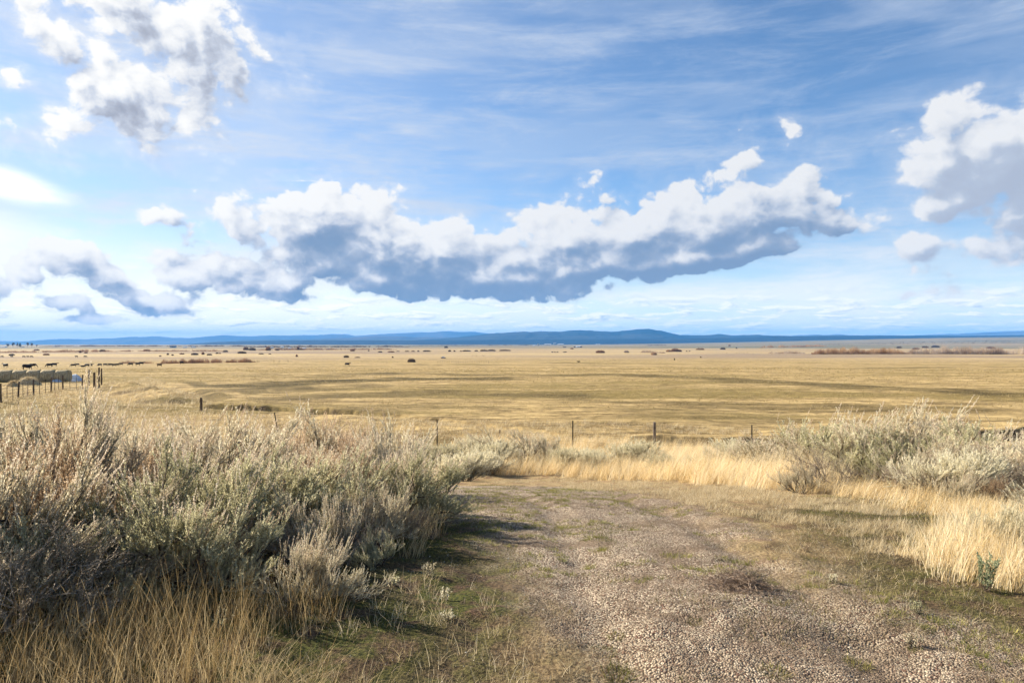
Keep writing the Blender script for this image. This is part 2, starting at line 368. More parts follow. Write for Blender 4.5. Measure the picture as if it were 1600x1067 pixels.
# ------------------------------------------------------------------ the ground: one sheet out to the horizon
def m_ground(t, p, out):
    g = S(t, t.nodes.new('ShaderNodeNewGeometry').outputs['Position'])
    se = node(t, 'ShaderNodeSeparateXYZ', Vector=g); x, y = S(t, se.outputs[0]), S(t, se.outputs[1])
    xy = S(t, node(t, 'ShaderNodeCombineXYZ', X=x, Y=y, Z=0.0).outputs[0])
    gravel, green, dirt, wet = attr(t, 'gravel'), attr(t, 'green'), attr(t, 'dirt'), attr(t, 'olive')
    dist = (x * x + y * y)._m('SQRT')
    nf = noise(t, xy, 38.0, 4, .65, dim='2D'); nm = noise(t, xy, 3.5, 5, .6, dim='2D'); nl = noise(t, xy, 0.35, 5, .6, dim='2D')
    # dry hay meadow: swaths of cut grass lie across the view
    sw = noise(t, vscale(t, xy, (.016, .10, 1), rot=(0, 0, R(-3))), 1.0, 6, .62, .3, dim='2D')
    sw2 = noise(t, vscale(t, xy, (.10, .75, 1), rot=(0, 0, R(3))), 1.0, 5, .68, .2, dim='2D')
    clump = noise(t, vscale(t, xy, (1.1, 1.6, 1)), 1.0, 6, .78, dim='2D')
    mott = noise(t, vscale(t, xy, (.16, .30, 1)), 1.0, 6, .72, dim='2D')
    mid_ = noise(t, vscale(t, xy, (.45, .8, 1)), 1.0, 4, .7, dim='2D')
    straw = mixc(t, (sw2.sstep(.38, .62) * .25 + clump.sstep(.38, .60) * .27 + mott.sstep(.40, .60) * .26 + mid_.sstep(.40, .60) * .22), (.080, .050, .018), (.61, .445, .205))
    olive = mixc(t, clump.sstep(.3, .7), (.115, .085, .022), (.25, .185, .062))
    meadow = mixc(t, (sw.sstep(.48, .62) * .85 * mott.sstep(.30, .60, .35, 1.0)), straw, olive)
    # bands far out: willow flats, pinkish grey sage flats
    farn = noise(t, vscale(t, xy, (.0016, .011, 1)), 1.0, 5, .6, .4, dim='2D')
    farc = mixc(t, farn.sstep(.42, .6), (.40, .30, .155), (.255, .19, .125))
    sage = mixc(t, noise(t, vscale(t, xy, (.0006, .003, 1)), 1.0, 5, .6, .3, dim='2D').sstep(.38, .62), (.255, .20, .125), (.13, .13, .085))
    meadow = mixc(t, wet, meadow, mixc(t, mott.sstep(.3, .7), (.035, .026, .008), (.125, .09, .032)))
    c = mixc(t, dist.sstep(330.0, 620.0), meadow, farc)
    c = mixc(t, dist.sstep(1300.0, 2400.0), c, sage)
    # near ground: litter, dry short grass
    dry = mixc(t, nf.sstep(.3, .7), (.12, .078, .038), (.40, .30, .155))
    dry = mixc(t, nm.sstep(.45, .7), dry, (.16, .095, .055))
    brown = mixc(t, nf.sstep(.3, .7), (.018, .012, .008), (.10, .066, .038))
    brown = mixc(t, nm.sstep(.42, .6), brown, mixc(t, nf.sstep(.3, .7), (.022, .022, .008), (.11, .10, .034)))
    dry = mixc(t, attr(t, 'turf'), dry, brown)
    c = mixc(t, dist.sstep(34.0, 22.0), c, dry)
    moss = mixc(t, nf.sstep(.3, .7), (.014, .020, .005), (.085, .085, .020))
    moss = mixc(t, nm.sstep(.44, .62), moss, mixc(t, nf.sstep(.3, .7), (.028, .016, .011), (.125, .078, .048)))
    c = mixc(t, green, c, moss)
    # gravel: pebbles by cell, damp dark litter between
    vo = node(t, 'ShaderNodeTexVoronoi', dict(voronoi_dimensions='2D'), Vector=xy, Scale=75.0, Randomness=1.0)
    vc = node(t, 'ShaderNodeSeparateXYZ', Vector=S(t, vo.outputs['Color']))
    peb = mixc(t, S(t, vc.outputs[0]), (.24, .185, .125), (.60, .50, .37))
    peb = mixc(t, S(t, vc.outputs[1]).sstep(.75, .8), peb, (.20, .12, .085))
    peb = mixc(t, S(t, vo.outputs['Distance']).sstep(.35, .75), peb, (.07, .052, .040))
    litter = noise(t, vscale(t, xy, (1, 1, 1), rot=(0, 0, .6)), 1.3, 6, .68, .8, dim='2D')
    peb = mixc(t, (litter + x.sstep(.5, 2.4) * .04).sstep(.50, .62) * .8, peb, mixc(t, nf.sstep(.3, .7), (.060, .042, .028), (.30, .22, .15)))
    c = mixc(t, gravel, c, peb)
    soil = mixc(t, nf, (.030, .021, .014), (.11, .078, .05))
    c = mixc(t, dirt, c, soil)
    setc(t, p, c)
    hgt = nf * .012 * dist.sstep(20.0, 8.0) + nm * .03 * dist.sstep(80.0, 15.0) + clump * .14 * dist.sstep(8.0, 40.0) + sw2 * .16 * dist.sstep(20.0, 60.0) - S(t, vo.outputs['Distance']) * .012 * gravel * dist.sstep(22.0, 10.0)
    bump(t, p, hgt, 1.0, 1.0)
M_ground = material('dry ground', m_ground, .95, .1)
# damp olive swales and darker drag marks across the meadow
OLIVE = [(((450, 622), (700, 612), (900, 618)), 3.2, .6), (((900, 628), (1150, 634), (1500, 640)), 3.0, .55), (((250, 606), (420, 612), (560, 604)), 3.0, .55), (((400, 603), (520, 596), (640, 592), (760, 592)), 5.5, 1.0), (((520, 587), (640, 583), (800, 586), (1000, 585)), 6.0, .75), (((1000, 586), (1150, 593), (1330, 604), (1640, 616)), 5.0, .8),
    (((1340, 605), (1500, 613), (1640, 613)), 3.0, .8), (((850, 660), (1050, 650), (1200, 662), (1400, 668)), 2.6, .35), (((1000, 640), (1200, 655)), 2.2, .5), (((560, 640), (800, 628)), 3.2, .35), (((1450, 680), (1640, 690)), 1.6, .9),
    (((640, 570), (900, 571), (1300, 575), (1640, 572)), 5.0, .6), (((820, 567), (1040, 568)), 4.0, .6), (((0, 650), (150, 640)), 2, .5), (((700, 685), (560, 680), (900, 690)), 1.4, .5), (((395, 585), (520, 590)), 3.5, .5)] + \
    [(((x_, y_), (x_ + 20, y_ + 9)), 1.0, .8) for x_, y_ in ((300, 597), (352, 601), (372, 606), (430, 596), (455, 598), (312, 608), (330, 615), (390, 604))]
def build_ground():
    az = np.concatenate([np.linspace(-180, -62, 24, endpoint=False), np.linspace(-62, -44, 40, endpoint=False), np.linspace(-44, 44, 760, endpoint=False), np.linspace(44, 62, 40, endpoint=False), np.linspace(62, 180, 24, endpoint=False)])
    az = np.radians(az)
    rr = np.concatenate([np.geomspace(.6, 3, 30, endpoint=False), np.geomspace(3, 120, 430, endpoint=False), np.geomspace(120, 22500, 260)])
    A, Rr = np.meshgrid(az, rr); x = (np.sin(A) * Rr).ravel(); y = (np.cos(A) * Rr).ravel()
    z = height(x, y)
    na, nr = len(az), len(rr)
    V = np.column_stack([x, y, z]); V = np.vstack([V, [[0, 0, hz(0, 0)]]])
    i = np.arange(nr - 1)[:, None] * na; j = np.arange(na)[None, :]; j2 = (j + 1) % na
    F = np.stack([i + j, i + j2, i + na + j2, i + na + j], -1).reshape(-1, 4)[:, ::-1]
    c = len(V) - 1
    jj = np.arange(0, na, 1); T = np.column_stack([jj, (jj + 1) % na, np.full(na, c), np.full(na, c)])
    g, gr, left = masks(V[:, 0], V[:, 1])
    d = seg_dist(V[:, 0], V[:, 1], DITCH)
    dirt = (1 - ss(.45, 1.0, d + (fb(V[:, 0] / .5, V[:, 1] / .5, 3, 29) - .5) * .7)) * cutbank(V[:, 0])
    s = seg_dist(V[:, 0], V[:, 1], SPUR)
    dirt = np.maximum(dirt, .7 * np.exp(-((s - 2.0) / .7) ** 2) * ss(.45, .6, fb(V[:, 0] / 2, V[:, 1] / 2, 3, 61)))
    olive = np.zeros(len(V)); X_, Y_ = V[:, 0], V[:, 1]
    for line, wd, st in OLIVE:
        pts = [ground_at(*p) for p in line]; dd = seg_dist(X_, Y_, pts)
        near_ = wd * (.5 + 1.2 * fb(X_ / 14, Y_ / 5, 4, 131))
        olive = np.maximum(olive, st * (1 - ss(near_ * .5, near_ * 1.2, dd)) * ss(.25, .48, fb(X_ / 9, Y_ / 3, 5, 133)))
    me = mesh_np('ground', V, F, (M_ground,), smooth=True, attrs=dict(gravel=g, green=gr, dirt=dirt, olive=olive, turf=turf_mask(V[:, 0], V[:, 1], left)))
    o = link('ground', me); tag(o, kind='structure')
build_ground()

# ------------------------------------------------------------------ hills, ranges and the flat mesa: real relief at their own distances
def hill_mat(name, a, b, scale):
    def f(t, p, out):
        g = objc(t); n = noise(t, g, scale, 6, .6, .4); setc(t, p, mixc(t, n.sstep(.40, .62), a, b))
    return material(name, f, .95, .05)
def hill_range(name, D, depth, prof, mat, seed, rough=.35, lift=0):
    """prof: (column, row) of the skyline; the crest stands at distance D"""
    px = np.array([p[0] for p in prof], float); py = np.array([p[1] for p in prof], float)
    k = (px - 800) / FPX; hh = (HZ - py) / FPX * D + EYE
    nx, ny = 620, 70
    ks = np.linspace(k[0], k[-1], nx); u = np.linspace(-1, 1, ny)
    Kk, U = np.meshgrid(ks, u)
    y = D + U * depth; x = Kk * D * (1 + .15 * U * depth / D)
    base = np.interp(y, PY, PZ) + ss(0.05, 0.8, Kk) * 68 * np.clip(y / 6000, 0, 3) - 12 - D * .0012
    top = np.interp(Kk, k, hh) + (fb(Kk * 38, 0 * Kk + seed, 4, seed + 9) - .5) * D * .0022 * (D > 10000)
    n = fb(x / (D * .035), y / (D * .05), 5, seed); rid = 1 - np.abs(2 * n - 1)
    env = np.clip(1 - np.abs(U) ** 1.25, 0, 1) ** .85
    z = base + (top - base) * env * (1 - rough * (1 - rid) * (1 - np.exp(-(U / .3) ** 2)))
    z = z + (top - base) * .05 * (fb(x / (D * .006), y / (D * .006), 4, seed + 5) - .5)
    V = np.column_stack([x.ravel(), y.ravel(), z.ravel()])
    i = np.arange(ny - 1)[:, None] * nx; j = np.arange(nx - 1)[None, :]
    F = np.stack([i + j, i + j + 1, i + nx + j + 1, i + nx + j], -1).reshape(-1, 4)
    o = link(name, mesh_np(name, V, F, (mat,), smooth=True)); tag(o, kind='structure'); return o
M_h1 = hill_mat('cloud shaded dark hills', (.008, .018, .024), (.040, .045, .042), .0007)  # cloud shadow over these hills is put into the dark blue colours
M_h1b = hill_mat('shaded mesa', (.006, .014, .020), (.018, .024, .026), .0006)  # the mesa's cloud shade is likewise painted into its colour
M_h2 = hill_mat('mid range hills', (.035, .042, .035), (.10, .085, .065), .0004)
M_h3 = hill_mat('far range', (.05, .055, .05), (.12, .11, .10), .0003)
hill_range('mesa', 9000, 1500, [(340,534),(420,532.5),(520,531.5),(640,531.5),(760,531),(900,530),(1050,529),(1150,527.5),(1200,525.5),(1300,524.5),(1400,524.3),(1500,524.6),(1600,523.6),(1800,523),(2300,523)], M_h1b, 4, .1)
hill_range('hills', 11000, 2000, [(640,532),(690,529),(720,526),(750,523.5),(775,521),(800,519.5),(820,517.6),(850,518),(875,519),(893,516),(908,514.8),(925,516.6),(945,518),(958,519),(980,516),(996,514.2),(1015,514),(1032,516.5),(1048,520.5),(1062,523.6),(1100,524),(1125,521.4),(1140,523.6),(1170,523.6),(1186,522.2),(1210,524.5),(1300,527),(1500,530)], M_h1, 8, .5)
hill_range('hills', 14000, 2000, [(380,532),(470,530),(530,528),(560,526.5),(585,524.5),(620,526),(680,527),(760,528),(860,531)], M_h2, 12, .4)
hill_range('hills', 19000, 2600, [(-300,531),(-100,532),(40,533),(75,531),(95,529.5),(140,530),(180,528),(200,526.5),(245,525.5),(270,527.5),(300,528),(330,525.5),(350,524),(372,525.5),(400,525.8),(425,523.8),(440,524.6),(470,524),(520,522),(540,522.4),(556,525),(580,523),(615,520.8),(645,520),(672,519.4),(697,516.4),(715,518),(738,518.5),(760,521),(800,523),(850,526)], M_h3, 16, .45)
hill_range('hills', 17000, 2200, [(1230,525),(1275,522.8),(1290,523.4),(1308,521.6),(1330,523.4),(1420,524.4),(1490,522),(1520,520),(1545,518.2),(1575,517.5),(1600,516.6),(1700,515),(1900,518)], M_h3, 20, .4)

# ------------------------------------------------------------------ the air
def build_haze():
    m = bpy.data.materials.new('pale blue air'); m.use_nodes = True; t = m.node_tree; t.nodes.clear()
    out = t.nodes.new('ShaderNodeOutputMaterial'); v = t.nodes.new('ShaderNodeVolumePrincipled')
    v.inputs['Color'].default_value = (.11, .43, 1.0, 1); v.inputs['Density'].default_value = HAZE; v.inputs['Anisotropy'].default_value = 0.0
    t.links.new(v.outputs[0], out.inputs['Volume'])
    x0, x1, y0, y1, z0, z1 = -26000, 26000, -23500, 23500, -230, 292
    V = [(x, y, z) for x in (x0, x1) for y in (y0, y1) for z in (z0, z1)]
    F = [(0, 1, 3, 2), (4, 6, 7, 5), (0, 4, 5, 1), (2, 3, 7, 6), (0, 2, 6, 4), (1, 5, 7, 3)]
    o = link('haze', mesh_np('haze', V, F, (m,))); tag(o, kind='stuff')
HAZE = 5.4e-5
build_haze()

# ------------------------------------------------------------------ plants: shapes
rng = np.random.default_rng(7)
UP = np.array([0, 0, 1.0])
def unit(v): return v / np.maximum(np.linalg.norm(v, axis=-1, keepdims=True), 1e-9)
def rdir(n, g): return unit(g.normal(size=(n, 3)))
def grow(par, per, t0, t1, length, spread, upb, wander, npts, g, lean=(0, 0, 0)):
    """children of polylines par (m,p,3): (m*per, npts, 3)"""
    m, p, _ = par.shape
    idx = np.repeat(np.arange(m), per); n = len(idx)
    t = g.uniform(t0, t1, n) * (p - 1); i = np.minimum(t.astype(int), p - 2); f = (t - i)[:, None]
    a = par[idx, i]; b = par[idx, i + 1]; P = a + (b - a) * f; T = unit(b - a)
    d = unit(T + rdir(n, g) * spread + UP * upb + np.array(lean))
    L = length * g.uniform(.6, 1.25, n)
    out = np.zeros((n, npts, 3)); out[:, 0] = P
    for k in range(1, npts):
        d = unit(d + rdir(n, g) * wander + UP * upb * .35 + np.array(lean) * .4)
        out[:, k] = out[:, k - 1] + d * (L / (npts - 1))[:, None]
    return out
def tubes(poly, r0, r1, sides=3):
    """tapered prisms round polylines"""
    m, p, _ = poly.shape
    T = unit(np.gradient(poly, axis=1)); A = unit(np.cross(T, np.array([.31, .87, .38]))); B = np.cross(T, A)
    rad = np.linspace(1, 0, p)[None, :, None] * np.asarray(r0).reshape(-1, 1, 1) + np.linspace(0, 1, p)[None, :, None] * np.asarray(r1).reshape(-1, 1, 1)
    an = np.arange(sides) * 2 * np.pi / sides
    V = poly[:, :, None, :] + rad[..., None] * (A[:, :, None, :] * np.cos(an)[None, None, :, None] + B[:, :, None, :] * np.sin(an)[None, None, :, None])
    base = (np.arange(m) * p * sides)[:, None, None]; k = (np.arange(p - 1) * sides)[None, :, None]; s = np.arange(sides)[None, None, :]; s2 = (s + 1) % sides
    F = np.stack([base + k + s, base + k + s2, base + k + sides + s2, base + k + sides + s], -1).reshape(-1, 4)
    return V.reshape(-1, 3), F
def leaves(poly, per, t0, ll, lw, hug, upb, g):
    """small diamond leaves along polylines; hug = how closely they follow the twig"""
    m, p, _ = poly.shape; idx = np.repeat(np.arange(m), per); n = len(idx)
    t = (t0 + (1 - t0) * g.uniform(0, 1, n) ** .8) * (p - 1); i = np.minimum(t.astype(int), p - 2); f = (t - i)[:, None]
    a = poly[idx, i]; b = poly[idx, i + 1]; P = a + (b - a) * f; T = unit(b - a)
    d = unit(T * hug + rdir(n, g) * .8 + UP * upb); side = unit(np.cross(d, rdir(n, g)))
    L = (ll * g.uniform(.55, 1.3, n))[:, None]; W = (lw * g.uniform(.7, 1.3, n))[:, None]
    P = P + rdir(n, g) * .002
    V = np.stack([P, P + d * L * .55 + side * W * .5, P + d * L, P + d * L * .5 - side * W * .5], 1).reshape(-1, 3)
    tint = np.repeat(np.clip(g.normal(.5, .22, n) + np.repeat(g.normal(0, .16, m), per), 0, 1), 4)
    return V, np.arange(n * 4).reshape(-1, 4), tint
def cat(parts):
    V, F, A, o = [], [], [], 0
    for v, f, a in parts:
        V.append(v); F.append(f + o); A.append(np.broadcast_to(a, len(v)) if np.ndim(a) == 0 else a); o += len(v)
    return np.vstack(V), np.vstack(F), np.concatenate(A)

# ------------------------------------------------------------------ plants: materials
def leafy(name, cols, trans=.45, rough=.75, vary=.5, spec=.15):
    """colour runs between the given colours by a per-leaf value and a per-plant random"""
    def f(t, p, out):
        oi = S(t, t.nodes.new('ShaderNodeObjectInfo').outputs['Random'])
        v = (attr(t, 'tint') + (oi - .5) * vary).clamp()
        r = t.nodes.new('ShaderNodeValToRGB'); e = r.color_ramp.elements
        while len(e) < len(cols): e.new(.5)
        for i, c in enumerate(cols): e[i].position = .12 + .76 * i / (len(cols) - 1); e[i].color = (*c, 1)
        t.links.new(v.k, r.inputs[0]); t.links.new(r.outputs[0], p.inputs['Base Color'])
        tr = t.nodes.new('ShaderNodeBsdfTranslucent'); t.links.new(r.outputs[0], tr.inputs[0])
        mx = t.nodes.new('ShaderNodeMixShader'); mx.inputs[0].default_value = trans
        t.links.new(p.outputs[0], mx.inputs[1]); t.links.new(tr.outputs[0], mx.inputs[2]); t.links.new(mx.outputs[0], out.inputs[0])
    return material(name, f, rough, spec)
def barky(name, a, b, scale=60):
    def f(t, p, out):
        c = objc(t); n = noise(t, vscale(t, c, (1, 1, .25)), scale, 4, .6); setc(t, p, mixc(t, n.sstep(.35, .65), a, b)); bump(t, p, n, .5, .004)
    return material(name, f, .9, .1)
M_stem = barky('shaggy grey brown bark', (.035, .026, .020), (.16, .125, .095))
M_twig = barky('pale fine twigs', (.20, .16, .115), (.46, .39, .29))
M_dead = barky('weathered silver twigs', (.12, .092, .065), (.38, .315, .24))
M_leafG = leafy('grey green sage leaf', [(.32, .30, .165), (.56, .525, .33), (.79, .74, .51)])
M_leafS = leafy('silvery beige sage shoots', [(.37, .31, .195), (.64, .57, .40), (.88, .81, .62)])
M_leafT = leafy('tan and rust seed heads', [(.27, .175, .095), (.50, .36, .225), (.72, .58, .41)])
M_leafR = leafy('pale rabbitbrush', [(.42, .38, .24), (.70, .64, .45), (.88, .82, .63)])
M_seed = leafy('pinkish tan flower stalks', [(.44, .32, .22), (.68, .56, .42), (.84, .75, .60)])
M_leafD = leafy('dry brown leaf', [(.20, .15, .11), (.36, .29, .21), (.54, .46, .36)])
M_weed = leafy('blue green weed leaf', [(.17, .19, .10), (.30, .33, .19), (.44, .46, .29)], trans=.35, vary=.1)
M_gold = leafy('golden bunchgrass', [(.42, .29, .13), (.74, .57, .30), (.92, .82, .60)], trans=.45, vary=0)
M_straw = leafy('bleached straw', [(.26, .19, .095), (.50, .395, .23), (.74, .64, .45)], trans=.4, vary=0)
M_tan = leafy('brown old grass stems', [(.15, .095, .040), (.32, .225, .10), (.60, .48, .28)], trans=.4, vary=0)
M_moss = leafy('low moss and new grass', [(.040, .055, .010), (.15, .15, .030), (.34, .29, .085)], trans=.3, vary=0)
M_moss2 = leafy('yellow green cushions', [(.08, .10, .018), (.20, .21, .045), (.42, .37, .12)], trans=.3, vary=0)
M_litter = leafy('red brown litter', [(.07, .045, .03), (.21, .145, .10), (.48, .37, .27)], trans=.1, vary=0)
M_stubble = leafy('cut hay stubble', [(.15, .11, .04), (.34, .26, .12), (.54, .43, .23)], trans=.35, vary=0)

# ------------------------------------------------------------------ plants: the shrubs
def shrub_meshes(seed, kind, lod=1.0):
    """one metre tall shrub; returns (stems, foliage, seed heads or None)"""
    g = np.random.default_rng(seed)
    n0 = dict(G=9, S=10, T=10, D=10, R=30)[kind]
    az = np.arange(n0) * 2.4 + g.uniform(0, .8, n0); inc = np.radians(np.where(np.arange(n0) % 2 == 0, g.uniform(52, 84, n0), g.uniform(10, 50, n0)))
    if kind == 'R': inc = np.radians(g.uniform(5, 68, n0))
    start = np.column_stack([np.cos(az), np.sin(az), 0 * az]) * g.uniform(.01, .09, n0)[:, None]; start[:, 2] = -.04
    npt = 7; root = np.zeros((n0, npt, 3)); root[:, 0] = start
    d = np.column_stack([np.cos(az) * np.sin(inc), np.sin(az) * np.sin(inc), np.cos(inc)])
    L = g.uniform(.42, .66, n0) * (1.0 if kind != 'D' else 1.15) * (1.05 - .25 * (inc < .4))
    wan = dict(G=.38, S=.34, T=.25, D=.5, R=.12)[kind]
    for k in range(1, npt):
        d = unit(d + rdir(n0, g) * wan + UP * .13); root[:, k] = root[:, k - 1] + d * (L / (npt - 1))[:, None]
    root[:, :, 0] += .10 * root[:, :, 2]
    lean = (.07, 0, 0)
    if kind == 'D':
        b1 = grow(root, 6, .25, 1, .30, .75, .12, .35, 5, g, (.06, 0, 0)); b2 = grow(b1, 6, .2, 1, .20, .7, .15, .35, 5, g, (.06, 0, 0)); b3 = grow(b2, 4, .2, 1, .11, .6, .2, .35, 4, g)
    else:
        b1 = grow(root, 7 if kind != 'R' else 5, .18, 1, .28, .80, .12, .25, 5, g, lean); b2 = grow(b1, int(9 * min(1, lod + .3)) if kind != 'R' else 7, .1, 1, .20, .50, .26, .16, 5, g, lean); b3 = grow(b2, 2 if lod >= 1 else 1, .15, .8, .15, .42, .38, .12, 4, g, lean)
    st = [(*tubes(root, g.uniform(.014, .026, n0) * (1 if kind != 'R' else .35), .007, 5), .3), (*tubes(b1, .0065, .003), .4), (*tubes(b2, .0026, .0012), .6)]
    if lod >= 1 or kind == 'D': st.append((*tubes(b3, .0016, .0008), .7))
    V, F, A = cat(st); nb = len(st[0][1]) + (len(st[1][1]) if kind in 'GST' else 0)
    stems = mesh_np('stems', V, F, (M_dead if kind in 'DR' else M_stem, M_dead if kind == 'D' else M_twig), mi=(np.arange(len(F)) >= nb).astype(int), smooth=True, attrs=dict(tint=A))
    big = 1.15 / lod ** .75
    n_l = dict(G=50, S=44, T=36, D=3, R=34)[kind] * lod
    par = dict(G=(.018, .0046, .9, .5), S=(.019, .0037, 1.4, .6), T=(.015, .0050, .9, .5), D=(.012, .004, .8, .3), R=(.030, .0036, 2.0, .9))[kind]
    fol = [leaves(b2, max(2, int(n_l)), .08, par[0] * big, par[1] * big, par[2], par[3], g)]
    fol.append(leaves(b3, max(2, int(n_l * .8)), .05, par[0] * big, par[1] * big, par[2], par[3], g))
    V, F, A = cat(fol); foliage = mesh_np('foliage', V, F, (dict(G=M_leafG, S=M_leafS, T=M_leafT, D=M_leafD, R=M_leafR)[kind],), attrs=dict(tint=A))
    seeds = None
    if kind in 'GST':
        top = b2[b2[:, -1, 2] > np.quantile(b2[:, -1, 2], dict(G=.80, S=.45, T=.35)[kind])]
        if lod < 1: top = top[::2]
        sp = grow(top, 1, .9, 1, .16 if kind != 'T' else .13, .16, .55, .08, 5, g, (.22, 0, 0))
        v1, f1 = tubes(sp, .0011, .0006)
        v2, f2, a2 = leaves(sp, int(42 * lod) if kind != 'T' else int(46 * lod), .05, .0095 * big, .0034 * big, 1.1 if kind != 'T' else .5, .6, g)
        V, F, A = cat([(v1, f1, .3), (v2, f2, a2)])
        seeds = mesh_np('seed_heads', V, F, (M_leafT if kind == 'T' else M_seed,), attrs=dict(tint=A))
    return stems, foliage, seeds
PROTO = {}
def proto(kind, v, lod):
    key = (kind, v, lod)
    if key not in PROTO:
        PROTO[key] = shrub_meshes(100 + v * 17 + ord(kind), kind, lod)
        tops = np.empty(3 * len(PROTO[key][1].vertices), np.float32); PROTO[key][1].vertices.foreach_get('co', tops)
        PROTO[key] += (float(np.quantile(tops[2::3], .995)),)
    return PROTO[key]
KN = dict(G='sagebrush', S='sagebrush', T='seeding_shrub', D='dead_shrub', R='rabbitbrush')
KC = dict(G='sagebrush', S='sagebrush', T='shrub', D='dead shrub', R='rabbitbrush')
def shrub(px, top, d, kind, label, wide=1.0, group=None, v=None, lod=None, tilt=0, hmin=.3):
    x = (px - 800) / FPX * d; z = hz(x, d)
    H = max(hmin, EYE - (top - HZ) / FPX * d - z)
    lod = lod or (1.0 if d < 9.7 else .85 if d < 17 else .65)
    i = shrub.n = shrub.n + 1; v = (i % 4) if v is None else v
    s, f, sd_, th = proto(kind, v, lod)
    root = empty(KN[kind], (x, d, z - .02), rz=random.Random(i).uniform(-.5, .5) + (0 if i % 2 else 2.6))
    k = H / th / 1.06; root.scale = (k * wide * 1.15, k * wide * 1.15, k)
    if tilt: root.rotation_euler = (R(tilt) * .3, R(tilt), random.Random(i).uniform(-.4, .4))
    tag(root, label, KC[kind], group)
    link('stems', s, root); link('foliage', f, root)
    if sd_: link('seed_heads', sd_, root)
    return root
shrub.n = 0
GL = 'sagebrush and shrubs massed on the left'
L_ = [  # column, crown row, distance, kind, width, label
 (-70,  700, 4.7, 'S', 1.1, 'silvery sagebrush cut off by the lower left edge of the photo'),
 (26,   672, 5.1, 'T', .9,  'tan shrub heavy with brown seed heads at the left edge'),
 (118,  612, 6.4, 'S', .8,  'tallest pale sagebrush at far left, its tip reaching the wire fence'),
 (245,  702, 5.0, 'G', 1.15,'green sagebrush with a dark forked trunk, nearest in the middle of the left mass'),
 (350,  700, 5.9, 'G', 1.1, 'grey green sagebrush just right of the dark forked one'),
 (30,   800, 4.1, 'D', 1.2, 'leaning grey dead shrub in the lower left corner of the mass'),
 (455,  698, 6.6, 'G', 1.1, 'leafy green sagebrush with tan stalks, middle of the left mass'),
 (175,  690, 6.3, 'T', .9,  'brown seeding shrub behind the dark forked sagebrush'),
 (300,  648, 7.8, 'S', 1.1, 'beige sagebrush on the skyline of the mass below the short wooden post'),
 (400,  660, 8.4, 'S', 1.1, 'pale sagebrush on the skyline right of the short wooden post'),
 (205,  664, 8.3, 'S', 1.1, 'wispy sagebrush on the skyline right of the corral corner'),
 (60,   640, 7.6, 'S', 1.1, 'tall stalked sagebrush below the corral fence at far left'),
 (505,  684, 7.4, 'T', .9,  'rusty seeding shrub left of the roundest green bush'),
 (568,  634, 10.0,'S', 1.0, 'pinkish round topped sagebrush, highest point right of the left mass'),
 (520,  652, 10.0,'T', .8,  'small rust red shrub beside the highest round top'),
 (585,  676, 8.4, 'S', 1.0, 'silver sagebrush below the highest round top'),
 (622,  694, 7.5, 'G', 1.05,'round dark green sagebrush with bare dark branches at the right end of the mass'),
 (500,  762, 5.6, 'S', .8,  'pinkish beige brush standing among grey dead twigs'),
 (490,  826, 4.5, 'S', .85, 'nearest pinkish brush rising from the brown grass'),
 (530,  800, 5.5, 'D', 1.3, 'tangle of bare grey twigs below the round green sagebrush'),
 (570,  758, 6.2, 'S', .8,  'cream tipped sagebrush in front of the round green one'),
 (400,  800, 5.2, 'D', 1.3, 'dark tangle of dead twigs in the middle front of the mass'),
 (640,  790, 6.6, 'D', .9, 'low dead shrub at the edge of the gravel'),
 (590,  850, 5.5, 'G', 1.0, 'low green tipped sagebrush over the mossy ground'),
 (310,  770, 4.8, 'G', 1.0, 'low green sagebrush between the forked trunk and the dead twigs'),
 (120,  765, 4.6, 'S', 1.2, 'leaning sagebrush with pink tan tips near the left edge'),
 (455,  672, 10.2,'S', 1.1, 'distant pale sagebrush left of the rust red shrub'),
 (340,  664, 10.6,'S', 1.1, 'sagebrush half hidden behind the skyline below the short wooden post'),
 (600,  668, 10.6,'S', .9, 'far sagebrush peeping over the right shoulder of the mass'),
 (250,  642, 11.0,'S', 1.1, 'rearmost sagebrush between the corral corner and the short wooden post'),
 (140,  655, 10.4,'S', 1.1, 'sagebrush behind the tallest pale one at far left'),
 (10,   645, 9.8, 'S', 1.2, 'rear sagebrush at the left edge below the hay piles'),
 (640,  730, 9.6, 'R', .8, 'low pale brush between the round green sagebrush and the golden grass'),
 (548,  730, 6.9, 'G', 1.0, 'yellow green sagebrush left of the round dark green one'),
]
L_ += [(-260, 690, 4.7, 'S', 1.3, 'sagebrush just beyond the left edge, second out'), (-430, 700, 5.2, 'G', 1.4, 'sagebrush just beyond the left edge, third out'), (-330, 640, 6.4, 'S', 1.3, 'sagebrush just beyond the left edge, behind the second')]
for a in L_: shrub(a[0], a[1], a[2], a[3], a[5], a[4], GL, tilt=14 if a[5].startswith('leaning') else 0)
GM = 'shrubs in the golden grass beyond the gravel'
M_ = [
 (805, 672, 24, 'S', 1.15, 'large grey sagebrush in the middle of the golden grass band'),
 (768, 690, 23, 'R', 1.0, 'pale shrub on the left shoulder of the large grey sagebrush'),
 (845, 684, 24.5, 'S', .9, 'small grey sagebrush on the right shoulder of the large grey one'),
 (740, 686, 25, 'R', 1.1, 'straw coloured shrub behind the golden grass at its left end'),
 (765, 705, 21, 'R', .8, 'little lilac grey shrub before the large grey sagebrush'),
 (985, 690, 23, 'R', 1.15, 'domed green white rabbitbrush left of the tall wooden post'),
 (935, 708, 21.5, 'R', 1.0, 'low pale rabbitbrush left of the domed one'),
 (880, 702, 22, 'R', .9, 'faint dry shrub midway between the grey sagebrush and the dome'),
 (1095, 714, 20.5, 'R', 1.0, 'thin straw shrub right of the tall wooden post'),
]
